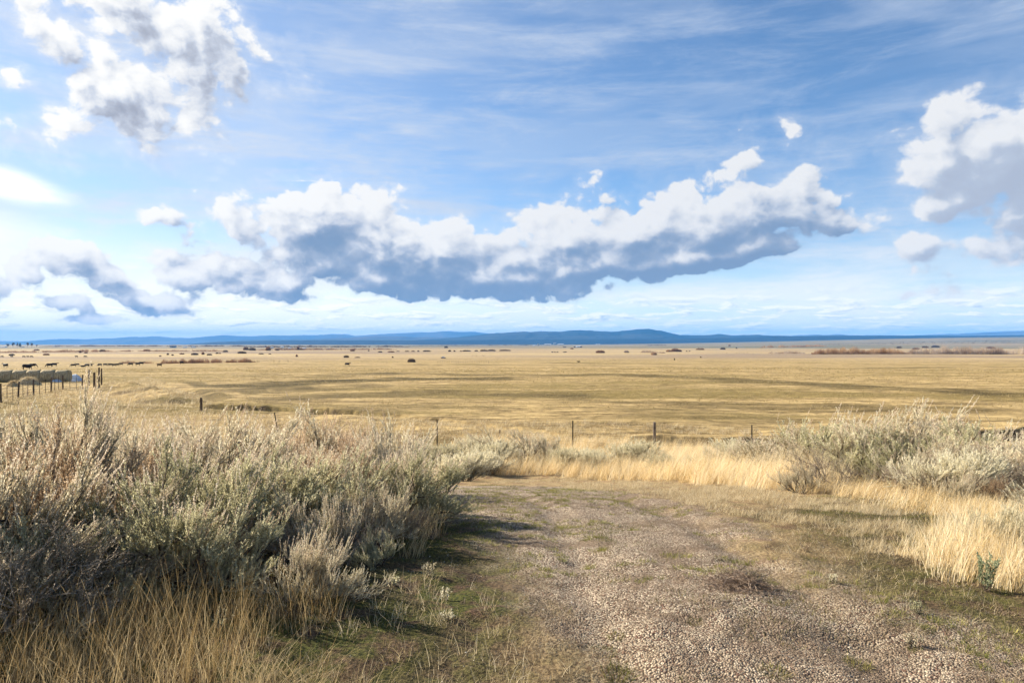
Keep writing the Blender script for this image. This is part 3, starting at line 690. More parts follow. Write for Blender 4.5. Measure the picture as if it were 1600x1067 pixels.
M_ += [
 (905, 704, 22.0, 'R', 1.2, 'low cream shrub left of the second steel post from the tall wooden one'),
 (1040, 714, 20.5, 'R', 1.2, 'low straw shrub just right of the tall wooden post'),
 (1132, 698, 20.0, 'S', 1.1, 'grey shrub below the steel post left of the hedge'),
 (700, 692, 22.0, 'R', 1.1, 'whitish shrub under the steel post beside the left mass'),
 (722, 706, 19.0, 'R', 1.1, 'lilac shrub low at the left end of the golden grass'),
]
for a in M_: shrub(a[0], a[1] - 6, a[2], a[3], a[5], a[4] * 1.2, GM)
GR = 'sagebrush hedge on the right'
R_ = [
 (1160, 688, 20.5, 'R', 1.0, 'pale brush at the left tip of the right hedge'),
 (1215, 676, 18.8, 'S', 1.1, 'cream sagebrush second from the left tip of the right hedge'),
 (1262, 664, 17.8, 'S', 1.0, 'pointed cream sagebrush left of the black bare limbs'),
 (1310, 654, 17, 'G', 1.0, 'pale sagebrush standing over the black bare limbs'),
 (1345, 700, 15.5, 'D', 1.3, 'dead shrub of black bare limbs in the right hedge'),
 (1385, 632, 16.5, 'S', .9, 'highest sagebrush of the right hedge'),
 (1432, 655, 15.5, 'G', 1.1, 'broad sagebrush right of the highest one in the hedge'),
 (1478, 656, 15.3, 'S', 1.0, 'silver tipped sagebrush above the round grey green rabbitbrush'),
 (1528, 664, 14.6, 'G', 1.1, 'dense sagebrush right of the silver tipped one'),
 (1582, 670, 14, 'S', 1.1, 'sagebrush at the right end of the hedge in the frame'),
 (1650, 676, 12.8, 'S', 1.2, 'sagebrush cut off by the right edge of the photo'),
 (1490, 700, 11.2, 'R', 1.1, 'round grey green rabbitbrush in front of the hedge'),
 (1250, 724, 11.8, 'S', .7, 'small cream shrub standing before the hedge in golden grass'),
 (1502, 740, 9.8, 'S', .75,'small pinkish sagebrush below the round rabbitbrush'),
 (1562, 748, 9.6, 'T', .7, 'small tan shrub near the right edge before the hedge'),
 (1415, 715, 12.2, 'D', 1.3, 'dark dead shrub under the broad sagebrush'),
 (1460, 738, 11.6, 'D', 1.2, 'grey fallen dead shrub below the hedge'),
 (1575, 712, 11.6, 'D', 1.3, 'dark dead shrub at the right end of the hedge'),
 (1290, 700, 12.8, 'D', 1.1, 'brown twiggy shrub under the pointed cream sagebrush'),
 (1588, 786, 6.0, 'R', 1.0, 'pale rabbitbrush at the right edge behind the tall golden grass'),
 (1690, 760, 6.4, 'R', 1.1, 'rabbitbrush mostly beyond the right edge by the tall golden grass'),
]
R_ += [
 (1236, 694, 17.0,'S', 1.2, 'low cream sagebrush between the second and the pointed one in the hedge'),
 (1335, 672, 15.8,'S', 1.1, 'grey sagebrush right behind the black bare limbs'),
 (1362, 664, 17.2,'S', 1.2, 'sagebrush filling the gap left of the highest one'),
 (1408, 688, 14.2,'G', 1.1, 'lower sagebrush in front of the highest one'),
 (1455, 690, 13.4,'S', 1.1, 'lower sagebrush left of the round rabbitbrush'),
 (1550, 694, 12.8,'S', 1.2, 'lower sagebrush right of the round rabbitbrush'),
 (1612, 690, 12.2,'S', 1.2, 'low sagebrush at the very right edge of the hedge'),
]
for a in R_: shrub(a[0], a[1] - 4, a[2], a[3], a[5], a[4] * 1.22, GR)

# ------------------------------------------------------------------ uncountable ground cover, as real blades, pebbles and stems
def blades(P, Hh, Wd, laz, lam, segs=3, curl=1.0, g=rng):
    """curved tapering ribbons; P (n,3), laz lean bearing, lam lean amount (0 upright .. 1 flat)"""
    n = len(P); fa = g.uniform(0, np.pi, n); side = np.column_stack([np.cos(fa), np.sin(fa), 0 * fa])
    ld = np.column_stack([np.cos(laz), np.sin(laz), 0 * laz]); V = []
    ts = np.linspace(0, 1, segs + 1); Q = P.copy(); step = Hh / segs
    for i, t in enumerate(ts):
        a = np.clip(lam * (.45 + curl * 1.1 * t), 0, 1.75) * 1.1
        if i: Q = Q + (UP * np.cos(a)[:, None] + ld * np.sin(a)[:, None]) * step[:, None]
        w_ = Wd * (1 - .82 * t) * .5
        V += [Q - side * w_[:, None], Q + side * w_[:, None]]
    k = 2 * (segs + 1); V = np.stack(V, 1).reshape(-1, 3)
    b = (np.arange(n) * k)[:, None]; i = (np.arange(segs) * 2)[None]
    F = np.stack([b + i, b + i + 1, b + i + 3, b + i + 2], -1).reshape(-1, 4)
    return V, F, k
def region(poly_px, n, g=rng, extra=1.25):
    """random ground points inside a region outlined on the photograph"""
    pts = [ground_at(*p) for p in poly_px]; A = np.array(pts); out = np.zeros((0, 2))
    lo, hi = A.min(0), A.max(0)
    while len(out) < n:
        q = g.uniform(lo, hi, (n * 2, 2)); out = np.vstack([out, q[poly_sd(q[:, 0], q[:, 1], pts) > 0]])
        pass
    return out[:n]
def onground(xy, dz=-.01): return np.column_stack([xy, height(xy[:, 0], xy[:, 1]) + dz])
def cover(name, label, cat_, sets, mat, group=None):
    Vs = cat(sets); o = link(name, mesh_np(name, *Vs[:2], (mat,), attrs=dict(tint=Vs[2]))); return tag(o, label, cat_, group, 'stuff')
def clear_bank(xy):
    return xy[(seg_dist(xy[:, 0], xy[:, 1], DITCH) > 2.6) | (cutbank(xy[:, 0]) < .3)]
def tuft(xy, per, spread, H, W, lam=.35, segs=3, g=rng, wind=.0, tsd=.2, tmean=.5, hvar=.35, curl=1.0):
    n = len(xy); idx = np.repeat(np.arange(n), per); m = len(idx)
    a = g.uniform(0, 2 * np.pi, m); r = spread * np.sqrt(g.uniform(0, 1, m)) * g.uniform(.6, 1.4, n)[idx]
    q = xy[idx] + np.column_stack([np.cos(a), np.sin(a)]) * r[:, None]; P = onground(q)
    hs = g.uniform(.7, 1.25, n)[idx] * H * g.uniform(1 - hvar, 1 + hvar, m)
    la = np.where(g.uniform(0, 1, m) < wind, g.normal(.25, .35, m), a + g.normal(0, .5, m))
    V, F, k = blades(P, hs, W * g.uniform(.6, 1.4, m), la, lam * g.uniform(.2, 1.5, m), segs, curl, g)
    return V, F, np.repeat(np.clip(g.normal(tmean, tsd, m) + np.repeat(g.normal(0, .12, n), per), 0, 1), k)

# golden bunchgrass beyond the gravel, under the hedge and in the right foreground
gold = []
band = region([(690, 722), (700, 700), (760, 690), (900, 692), (1010, 700), (1100, 702), (1180, 715), (1240, 745), (1230, 765), (1000, 752), (850, 742), (700, 742)], 1500)
gold.append(tuft(band, 44, .13, .46, .0065, .55, wind=.75, hvar=.5))
gold.append(tuft(region([(985, 735), (1000, 715), (1100, 708), (1220, 735), (1330, 757), (1240, 770), (1080, 758)], 330), 60, .14, .56, .0055, .55, wind=.85, tmean=.62))
gold.append(tuft(region([(1200, 765), (1240, 752), (1330, 762), (1480, 782), (1560, 800), (1560, 825), (1480, 808), (1340, 788)], 170), 36, .11, .27, .005, .65, wind=.8, tmean=.42))
gold.append(tuft(region([(1440, 885), (1460, 862), (1500, 845), (1560, 832), (1640, 820), (1750, 860), (1750, 950), (1560, 925), (1480, 905)], 215), 34, .10, .27, .0038, .30, wind=.5, tmean=.58, segs=4, hvar=.6, curl=1.4))
gold.append(tuft(region([(1400, 885), (1430, 850), (1500, 800), (1600, 790), (1600, 830), (1480, 850), (1440, 890)], 160), 22, .10, .20, .0035, .4, wind=.4, tmean=.6))
cover('golden_grass', 'tall golden bunchgrass beyond the gravel and at the right edge', 'grass', gold, M_gold)
# brown old stems in the lower left
old = []
old.append(tuft(region([(-60, 1120), (-60, 985), (100, 965), (300, 945), (430, 940), (540, 955), (530, 985), (430, 1010), (380, 1060), (360, 1120)], 215), 12, .06, .28, .0032, .30, wind=.25, segs=4, hvar=.6))
old.append(tuft(region([(-60, 1150), (-60, 1030), (200, 1010), (420, 1050), (520, 1050), (600, 1150)], 170), 16, .08, .17, .0030, .75, wind=.3, segs=4, tmean=.72, hvar=.6))
old.append(tuft(region([(610, 850), (650, 800), (685, 830), (650, 880)], 12), 30, .08, .28, .004, .35, wind=.5, tmean=.6))
cover('old_grass', 'brown and straw coloured old grass stems in the lower left', 'grass', old, M_tan)
# bleached short grass
dry = []
short = region([(700, 752), (900, 745), (1100, 758), (1300, 778), (1500, 812), (1640, 840), (1640, 880), (1480, 885), (1330, 860), (1180, 815), (1010, 775), (800, 758)], 7000)
gsh = fb(short[:, 0] / .8, short[:, 1] / .8, 3, 71); short = short[gsh > .485]
dry.append(tuft(short, 22, .075, .075, .0042, .7, segs=2, hvar=.6, wind=.3))
dry.append(tuft(region([(560, 1110), (420, 1010), (560, 930), (690, 890), (850, 1000), (960, 1110)], 120), 9, .06, .10, .003, .45, segs=2, hvar=.6))
dry.append(tuft(region([(1180, 830), (1300, 800), (1700, 900), (1700, 1110), (1450, 1060), (1250, 930)], 520), 14, .05, .060, .003, .8, segs=2, hvar=.6))
dry.append(tuft(clear_bank(region([(440, 700), (700, 690), (900, 700), (1180, 700), (1180, 672), (700, 662), (300, 660), (150, 640), (160, 700)], 2600)), 18, .14, .24, .010, .5, segs=2, wind=.5))
dry.append(tuft(clear_bank(region([(0, 640), (0, 612), (160, 600), (230, 590), (330, 630), (420, 650), (500, 664), (300, 680), (100, 660)], 2200)), 14, .22, .26, .016, .5, segs=2, wind=.5))
cover('dry_grass', 'bleached short dry grass round the gravel and along the ditch', 'grass', dry, M_straw)
# cut meadow stubble out to where single tufts can no longer be seen
def stubble():
    n = 52000; y = 27 * (200 / 27) ** rng.uniform(0, 1, n) ** .85; x = rng.uniform(-.86, .86, n) * y; xy = np.column_stack([x, y])
    k = fb(x / 1.5, y / .7, 4, 81); xy = xy[k > .46]; s = xy[:, 1] / 30
    out = []
    for a, b in ((27, 45), (45, 80), (80, 130), (130, 201)):
        q = xy[(xy[:, 1] >= a) & (xy[:, 1] < b)]; m = (a + b) / 2 / 30
        out.append(tuft(q, 6, .10 * m, .085 * (.6 + .4 * m), .010 * m, .6, segs=1, hvar=.5, wind=.3))
    return out
cover('meadow_stubble', 'short cut stubble over the wide tan hay meadow', 'stubble', stubble(), M_stubble)
# moss cushions and new grass
def moss():
    q = np.column_stack([rng.uniform(-4.5, 8, 60000), rng.uniform(2.4, 15, 60000)])
    g_, gr, left = masks(q[:, 0], q[:, 1]); n = fb(q[:, 0] / .28, q[:, 1] / .28, 3, 91)
    keep = (gr > .35) & (n > .45) | ((g_ > .5) & (fb(q[:, 0] / .5, q[:, 1] / .5, 3, 95) > .545) & (n > .47)) | ((q[:, 0] > .42 * q[:, 1]) & (g_ < .6) & (n > .44) & (q[:, 1] < 11))
    q = q[keep][:16000]; return [tuft(q, 18, .045, .034, .0030, .8, segs=1, hvar=.5, tsd=.24, tmean=.42)]
cover('moss', 'low green moss and new grass on the gravel edges', 'moss', moss(), M_moss)
# little yellow green moss cushions dotted over the gravel
def cushions():
    n = 5200; q = np.column_stack([rng.uniform(-2.2, 6.5, n), 2.8 * (14 / 2.8) ** rng.uniform(0, 1, n)]); g_, gr, left = masks(q[:, 0], q[:, 1])
    q = q[(g_ > .25) & (fb(q[:, 0] / 1.4, q[:, 1] / 1.4, 3, 97) + .25 * (fb(q[:, 0] / .25, q[:, 1] / .25, 2, 98) - .5) > .515)][:480]; n = len(q)
    q = np.vstack([q + rng.normal(0, .05, q.shape) * np.array([1.6, .6]) for _ in range(3)]); 
    return [tuft(q, 90, .034, .030, .0036, .7, segs=1, hvar=.6, tsd=.22, tmean=.58)]
cover('moss_cushions', 'small yellow green moss cushions dotted over the gravel', 'moss', cushions(), M_moss2)
# pebbles
def pebbles():
    n = 210000; q = np.column_stack([rng.uniform(-3.4, 6.5, n), 2.6 * (9.5 / 2.6) ** rng.uniform(0, 1, n)])
    g_, gr, left = masks(q[:, 0], q[:, 1]); lit = fb(q[:, 0] / .45, q[:, 1] / .45, 4, 101)
    q = q[(rng.uniform(0, 1, n) < np.maximum(g_, .10)) & (lit + rng.normal(0, .05, n) < .52 - .05 * ss(.6, 2.2, q[:, 0]))]; n = len(q)
    r = .00175 * np.exp(rng.normal(0, .50, n)) * (1 + (rng.uniform(0, 1, n) < .01) * .8) * (q[:, 1] / 4.2) ** .5
    O = np.array([[1, 0, 0], [0, 1, 0], [-1, 0, 0], [0, -1, 0], [0, 0, .8], [0, 0, -.8]], float)
    V = O[None] * (1 + rng.uniform(-.35, .35, (n, 6, 1))) * (r[:, None] * rng.uniform(.7, 1.4, (n, 3)))[:, None, :]
    a = rng.uniform(0, 6.28, n); c, s = np.cos(a)[:, None], np.sin(a)[:, None]
    V = np.stack([V[..., 0] * c - V[..., 1] * s, V[..., 0] * s + V[..., 1] * c, V[..., 2]], -1) + onground(q, 0)[:, None, :] + np.array([0, 0, 1]) * (r * .35)[:, None, None]
    T = np.array([[0, 1, 4], [1, 2, 4], [2, 3, 4], [3, 0, 4], [1, 0, 5], [2, 1, 5], [3, 2, 5], [0, 3, 5]])
    F = (np.arange(n) * 6)[:, None, None] + T[None]; tint = np.repeat(rng.uniform(0, 1, n), 6)
    o = link('gravel', mesh_np('gravel', V.reshape(-1, 3), F.reshape(-1, 3), (M_peb,), attrs=dict(tint=tint)))
    tag(o, 'grey and tan gravel pebbles of the track', 'gravel', None, 'stuff')
M_peb = leafy('gravel stones', [(.16, .12, .08), (.27, .225, .165), (.38, .325, .245), (.53, .47, .375)], trans=0.0, vary=0, rough=.8)
pebbles()
# flat dead stems and litter
def litter():
    n = 150000; q = np.column_stack([rng.uniform(-3, 6.5, n), 2.6 * (12 / 2.6) ** rng.uniform(0, 1, n)])
    k = fb(q[:, 0] / .75, q[:, 1] / .75, 4, 111); g_, gr, left = masks(q[:, 0], q[:, 1])
    q = q[(((k + .05 * ss(.6, 2.2, q[:, 0]) > .47) | (np.hypot((q[:, 0] - 1.15 - .0 * q[:, 1]) / .55, (q[:, 1] - 4.0) / .9) < 1 + rng.normal(0, .3, n))) & (g_ > .3)) | (rng.uniform(0, 1, n) < .12)]; n = len(q)
    V, F, kk = blades(onground(q, .002), .055 * np.exp(rng.normal(0, .5, n)), .0022 * np.ones(n), rng.uniform(0, 6.28, n), rng.uniform(1.0, 1.9, n), 2, .5)
    return [(V, F, np.repeat(np.clip(rng.normal(.42, .28, n), 0, 1), kk))]
cover('litter', 'red brown dead stems and litter strewn over the gravel', 'plant litter', litter(), M_litter)
# heaps of dried weed on the track
def weed_heap(px, py, w, h, n, label):
    x, y = ground_at(px, py); g = np.random.default_rng(int(px))
    st = np.zeros((n, 7, 3)); st[:, 0] = np.column_stack([g.normal(0, w * .42, n), g.normal(0, w * .40, n), np.abs(g.normal(0, h * .4, n))])
    st[:, 0, 2] = np.clip(st[:, 0, 2], 0, h) * np.exp(-(st[:, 0, 0] ** 2 + st[:, 0, 1] ** 2) / (w * .5) ** 2) + height(st[:, 0, 0] + x, st[:, 0, 1] + y) - hz(x, y)
    d = unit(g.normal(size=(n, 3)) * np.array([1, 1, .12]))
    for k in range(1, 7):
        d = unit(d + rdir(n, g) * .45 + UP * -.05); st[:, k] = st[:, k - 1] + d * .028
    V, F = tubes(st, .0019, .0008); o = link('dried_weed_heap', mesh_np('dried_weed_heap', V, F, (M_litter,), attrs=dict(tint=np.repeat(g.uniform(.1, .9, n), 21))), loc=(x, y, hz(x, y)))
    tag(o, label, 'dried weeds')
weed_heap(1158, 915, .26, .12, 700, 'dark brown heap of dried weeds, right of the middle of the gravel')
# seedlings and the green weed
def sprout(px, py, h, mat, label, group, n=9, nm='sage_seedling', ct='seedling', per=26, ll=.014, lw=.005, spread=.5):
    x, y = ground_at(px, py); g = np.random.default_rng(int(px + py))
    az = g.uniform(0, 6.28, n); inc = g.uniform(.05, spread, n); d = np.column_stack([np.cos(az) * np.sin(inc), np.sin(az) * np.sin(inc), np.cos(inc)])
    st = np.zeros((n, 5, 3)); st[:, 0] = np.column_stack([g.normal(0, .012, n), g.normal(0, .012, n), np.full(n, -.01)])
    for k in range(1, 5): d = unit(d + rdir(n, g) * .2); st[:, k] = st[:, k - 1] + d * (h * g.uniform(.6, 1, n) / 4)[:, None]
    root = empty(nm, (x, y, hz(x, y))); tag(root, label, ct, group)
    V, F = tubes(st, .0028, .0012); link('stems', mesh_np('stems', V, F, (M_stem,)), root)
    V, F, A = leaves(st, per, .12, ll, lw, .7, .4, g); link('foliage', mesh_np('foliage', V, F, (mat,), attrs=dict(tint=A)), root)
SG = 'silvery sage seedlings beside the gravel'
sprout(695, 938, .11, M_leafR, 'whitish seedling on the moss, lower right of the low green tipped sagebrush', SG)
sprout(702, 968, .08, M_leafR, 'white twiggy seedling just below the whitish one on the moss', SG, 7)
sprout(617, 915, .09, M_leafG, 'little grey green seedling at the foot of the dead twigs', SG)
sprout(672, 900, .13, M_leafS, 'small grey tuft of a seedling at the moss edge', SG, 12)
sprout(1432, 958, .10, M_leafG, 'pale green seedling on the right side of the gravel', SG, 14)
sprout(1425, 1012, .11, M_leafS, 'straw coloured seedling low on the right of the gravel', SG, 16)
sprout(1300, 912, .10, M_leafR, 'bleached seedling between the gravel and the tall golden grass', SG, 10)
sprout(1262, 862, .12, M_leafT, 'thin upright dry seedling up right of the dried weed heap', SG, 5)
sprout(340, 985, .16, M_leafG, 'silver green seedling among the brown grass stems', SG, 12)
sprout(1541, 922, .30, M_weed, 'leafy blue green weed before the tall golden grass at the right', None, 10, 'green_weed', 'weed', 60, .026, .009, .35)
TG = 'bright green tufts on the gravel'
for px, py, h, lb in ((967, 1058, .055, 'biggest yellow green tuft, at the bottom middle of the photo'), (1340, 1040, .06, 'dark green tuft throwing a shadow in the lower right'), (945, 1018, .04, 'green tuft just above the biggest yellow green one'), (1085, 973, .03, 'small fresh green tuft below the dried weed heap, to its left'), (962, 995, .03, 'small green tuft above the two yellow green ones at the bottom'), (1210, 1052, .04, 'green tuft at the bottom edge below the dried weed heap')):
    x, y = ground_at(px, py); V, F, A = tuft(np.array([[x, y]]), 260, .06, h, .003, .8, segs=2, tmean=.62)
    z = hz(x, y); o = link('grass_tuft', mesh_np('grass_tuft', V - np.array([x, y, z]), F, (M_moss,), attrs=dict(tint=A)), loc=(x, y, z)); tag(o, lb, 'grass tuft', TG)

# ------------------------------------------------------------------ things on the plain
def plain(name, a, b=None, scale=3.0, rough=.85):
    def f(t, p, out):
        c = objc(t); n = noise(t, c, scale, 4, .6); setc(t, p, mixc(t, n.sstep(.3, .7), a, b or tuple(x * .7 for x in a)))
    return material(name, f, rough, .15)
M_hide = plain('black cow hide', (.012, .010, .010), (.028, .022, .018), 2.5, .6)
M_dun = plain('dun cow hide', (.16, .11, .06), (.10, .07, .04), 2.5, .7)
M_hay = barky('weathered hay', (.25, .195, .11), (.52, .42, .26), 9)
M_tarp = plain('pale blue tarpaulin', (.50, .60, .72), (.36, .46, .60), 2.2, .45)
M_tarpw = plain('white tarpaulin', (.72, .73, .74), (.5, .52, .55), 2.2, .45)
M_post = barky('dark weathered post', (.045, .033, .024), (.18, .13, .092), 30)
M_postg = barky('grey split post', (.08, .065, .05), (.26, .215, .17), 30)
M_steel = plain('rusty green steel', (.035, .04, .028), (.08, .055, .035), 20, .6)
M_wire = plain('rusted wire', (.07, .055, .045), (.14, .11, .09), 8, .5)
M_wall = plain('whitewashed boards', (.72, .72, .70), (.55, .55, .54), .3)
M_wallb = plain('blue grey boards', (.30, .40, .50), (.22, .30, .38), .3)
M_walld = plain('brown boards', (.16, .11, .08), (.10, .07, .05), .3)
M_roof = plain('pale metal roof', (.55, .58, .62), (.42, .44, .48), .3, .4)
M_roofd = plain('dark roof', (.07, .07, .08), (.12, .11, .11), .3, .6)
M_glass = plain('dark window', (.02, .03, .04), (.03, .04, .05), .3, .2)
M_twigR = leafy('red brown willow twigs', [(.13, .065, .040), (.23, .125, .075), (.36, .22, .13)], trans=.2, vary=.5)
M_twigO = leafy('orange straw willow twigs', [(.24, .13, .06), (.40, .25, .13), (.54, .39, .24)], trans=.25, vary=.3)
M_twigP = leafy('pinkish grey willow twigs', [(.24, .17, .12), (.40, .30, .22), (.52, .43, .34)], trans=.25, vary=.3)
M_twigD = leafy('dark brush', [(.07, .048, .035), (.13, .092, .066), (.21, .155, .105)], trans=.1, vary=.5)
M_conif = leafy('dark conifer', [(.012, .025, .014), (.03, .05, .028)], trans=.1, vary=.3)
def loft(rings, sides=10):
    """rings: (centre, half width vector, half height vector)"""
    V = []; an = np.arange(sides) * 2 * np.pi / sides
    for c, a, b in rings: V.append(np.array(c)[None] + np.cos(an)[:, None] * np.array(a)[None] + np.sin(an)[:, None] * np.array(b)[None])
    V = np.vstack(V); n = len(rings); k = np.arange(n - 1)[:, None] * sides; s = np.arange(sides)[None]; s2 = (s + 1) % sides
    F = [tuple(f) for f in np.stack([k + s, k + s2, k + sides + s2, k + sides + s], -1).reshape(-1, 4)]
    F += [tuple(range(sides))[::-1], tuple(range((n - 1) * sides, n * sides))]
    return V, F
def remeshed(name, parts, mat, voxel):
    Vs, Fs, o = [], [], 0
    for v, f in parts: Vs += [tuple(p) for p in v]; Fs += [tuple(int(i) + o for i in q) for q in f]; o += len(v)
    me = bpy.data.meshes.new(name); me.from_pydata(Vs, [], Fs); t = bpy.data.objects.new('tmp', me); col.objects.link(t)
    m = t.modifiers.new('r', 'REMESH'); m.mode = 'VOXEL'; m.voxel_size = voxel
    s = t.modifiers.new('s', 'SMOOTH'); s.iterations = 2
    dg = bpy.context.evaluated_depsgraph_get(); res = bpy.data.meshes.new_from_object(t.evaluated_get(dg)); res.name = name
    bpy.data.objects.remove(t); res.materials.clear(); res.materials.append(mat); res.polygons.foreach_set('use_smooth', np.ones(len(res.polygons), bool)); return res
def cow_mesh(pose, mat):
    """faces +X, 2.3 m long, 1.4 m at the withers"""
    X = [(-1.02, .98, .13, .20), (-.88, 1.0, .25, .32), (-.55, .97, .31, .37), (-.1, .90, .35, .42), (.35, .93, .32, .40), (.62, .98, .25, .36), (.80, 1.02, .16, .26)]
    P = [loft([((x, 0, z), (0, w, 0), (0, 0, h)) for x, z, w, h in X], 12)]
    if pose == 'graze': nk = [((.62, 0, 1.05), .16, .24), ((.92, 0, .86), .12, .19), ((1.14, 0, .52), .10, .14), ((1.22, 0, .38), .11, .13), ((1.36, 0, .16), .075, .09), ((1.40, 0, .08), .06, .07)]
    elif pose == 'lie': nk = [((.6, 0, 1.05), .16, .24), ((.9, 0, 1.2), .12, .18), ((1.05, 0, 1.28), .11, .14), ((1.3, 0, 1.18), .08, .09), ((1.42, 0, 1.12), .06, .07)]
    else: nk = [((.60, 0, 1.08), .16, .26), ((.88, 0, 1.24), .12, .20), ((1.06, 0, 1.36), .11, .15), ((1.18, 0, 1.34), .11, .13), ((1.38, 0, 1.18), .075, .09), ((1.46, 0, 1.12), .06, .07)]
    P.append(loft([(c, (0, w, 0), (h * .5, 0, h * .85)) for c, w, h in nk], 10))
    hc = nk[2][0] if pose != 'graze' else nk[3][0]
    for s in (-1, 1):
        P.append(loft([((hc[0], s * .08, hc[2] + .05), (.02, 0, 0), (0, 0, .05)), ((hc[0] - .04, s * .24, hc[2] + .04), (.03, 0, 0), (0, 0, .05)), ((hc[0] - .05, s * .30, hc[2] + .02), (.015, 0, 0), (0, 0, .02))], 6))
        fx, bx = (.55, -.78) if pose != 'walk' else (.55 + s * .14, -.78 - s * .16)
        if pose != 'lie':
            P.append(loft([((.58, s * .17, .80), (.13, 0, 0), (0, .09, 0)), ((.55 + (fx - .55) * .4, s * .18, .52), (.08, 0, 0), (0, .065, 0)), ((fx, s * .18, .40), (.062, 0, 0), (0, .055, 0)), ((fx, s * .18, .12), (.05, 0, 0), (0, .045, 0)), ((fx + .02, s * .18, 0), (.075, 0, 0), (0, .06, 0))], 8))
            P.append(loft([((-.80, s * .17, .92), (.20, 0, 0), (0, .12, 0)), ((-.74 + (bx + .78) * .3, s * .18, .66), (.13, 0, 0), (0, .085, 0)), ((bx - .10, s * .18, .48), (.07, 0, 0), (0, .055, 0)), ((bx - .02, s * .18, .14), (.05, 0, 0), (0, .045, 0)), ((bx + .02, s * .18, 0), (.075, 0, 0), (0, .06, 0))], 8))
    P.append(loft([((-1.0, 0, 1.16), (.045, 0, 0), (0, .045, 0)), ((-1.10, 0, .98), (.04, 0, 0), (0, .04, 0)), ((-1.10, 0, .60), (.04, 0, 0), (0, .04, 0)), ((-1.09, 0, .42), (.05, 0, 0), (0, .05, 0))], 6))
    me = remeshed('cow_body', P, mat, .035)
    if pose == 'lie':
        for v in me.vertices: v.co.z = (v.co.z - .50) * .92
    return me
COWS = {(p_, c): cow_mesh(p_, M_hide if c == 'b' else M_dun) for p_, c in (('stand', 'b'), ('walk', 'b'), ('graze', 'b'), ('lie', 'b'), ('stand', 'd'))}
def cow(px, base, pose, head, label, group, color='b', sc_=1.0, cat_='cow'):
    x, y = ground_at(px, base); o = link('cow', COWS[(pose, color)], loc=(x, y, hz(x, y) - .03)); o.rotation_euler = (0, 0, R(head)); o.scale = (sc_,) * 3
    return tag(o, label, cat_, group)
HG = 'black cattle on the left of the meadow'
cow(8, 574.4, 'stand', 165, 'black cow at the left edge of the photo above the round bales', HG)
cow(43, 578.4, 'walk', 8, 'nearest and largest black cow, just above the round bales', HG)
cow(51, 574.2, 'graze', 35, 'black cow close behind the largest one above the bales', HG)
cow(76.5, 573.6, 'graze', 185, 'grazing black cow above the middle of the bale row, left of a pair', HG)
cow(85, 572.4, 'stand', 10, 'black cow above the middle of the bale row, right of a pair', HG)
row = [(114, 573, 'graze', 200), (120.5, 571.8, 'walk', 175), (129, 573.2, 'lie', 190), (135, 572.8, 'graze', 170), (141.5, 572.6, 'stand', 5), (155.5, 572.2, 'graze', 180), (164.5, 571.8, 'walk', 12), (172, 572.0, 'graze', 195), (178, 572.4, 'stand', 185), (183.5, 572.0, 'walk', 5), (189, 570.6, 'stand', 170)]
orde = ['first', 'second', 'third', 'fourth', 'fifth', 'sixth', 'seventh', 'eighth', 'ninth', 'tenth', 'eleventh']
for (px, b, ps, hd), w_ in zip(row, orde):
    ex = {'graze': 'grazing black cow', 'walk': 'walking black cow', 'lie': 'black cow lying down', 'stand': 'standing black cow'}[ps]
    cow(px, b, ps, hd, f'{ex}, {w_} from the left in the row above the corral posts', HG, 'b', .78)
cow(203.5, 571.4, 'graze', 178, 'black cow alone just right of the row above the corral posts', HG)
cow(214.5, 571.2, 'stand', 185, 'black cow left of a pair before the reddish willow belt', HG)
cow(221, 570.0, 'walk', 15, 'black cow right of a pair before the reddish willow belt', HG)
cow(249.5, 573.0, 'stand', 8, 'dun brown calf below the reddish willow belt', HG, 'd', .85, 'calf')
cow(283.5, 569.0, 'stand', 250, 'black cow facing away at the foot of the reddish willow belt', HG)
cow(543, 571.6, 'walk', 10, 'lone black cow walking right in the middle of the meadow', None)
cow(904, 565.8, 'lie', 160, 'small black calf lying in the centre of the meadow', None, 'b', .8, 'calf')
cow(1054, 563.2, 'graze', 255, 'black cow seen from behind on the right half of the meadow', None)
cow(1095, 559.4, 'stand', 100, 'brownish cow seen from the front, right of the black one seen from behind', None, 'd', 1.0)
FG = 'tiny far cattle beyond the middle of the meadow'
for i, (px, b) in enumerate(((863, 551.2), (866.8, 551.2), (871, 551.2), (881.5, 551.3), (884.3, 550.9))):
    cow(px, b, ('graze', 'stand')[i % 2], 170 + i * 9, f'tiny black cow, {orde[i]} from the left in the far group of five', FG)
cow(1073, 549.6, 'graze', 5, 'tiny far black cow left of a pair under the orange willows', FG)
cow(1077.5, 549.6, 'graze', 175, 'tiny far black cow right of a pair under the orange willows', FG)
for i, px in enumerate((3, 18, 37, 43, 49, 119, 133)):
    cow(px, 558.6, ('graze', 'stand')[i % 2], 10 + 170 * (i % 2), f'tiny black cow, {orde[i]} from the left in the farthest line at far left', 'farthest cattle at far left')

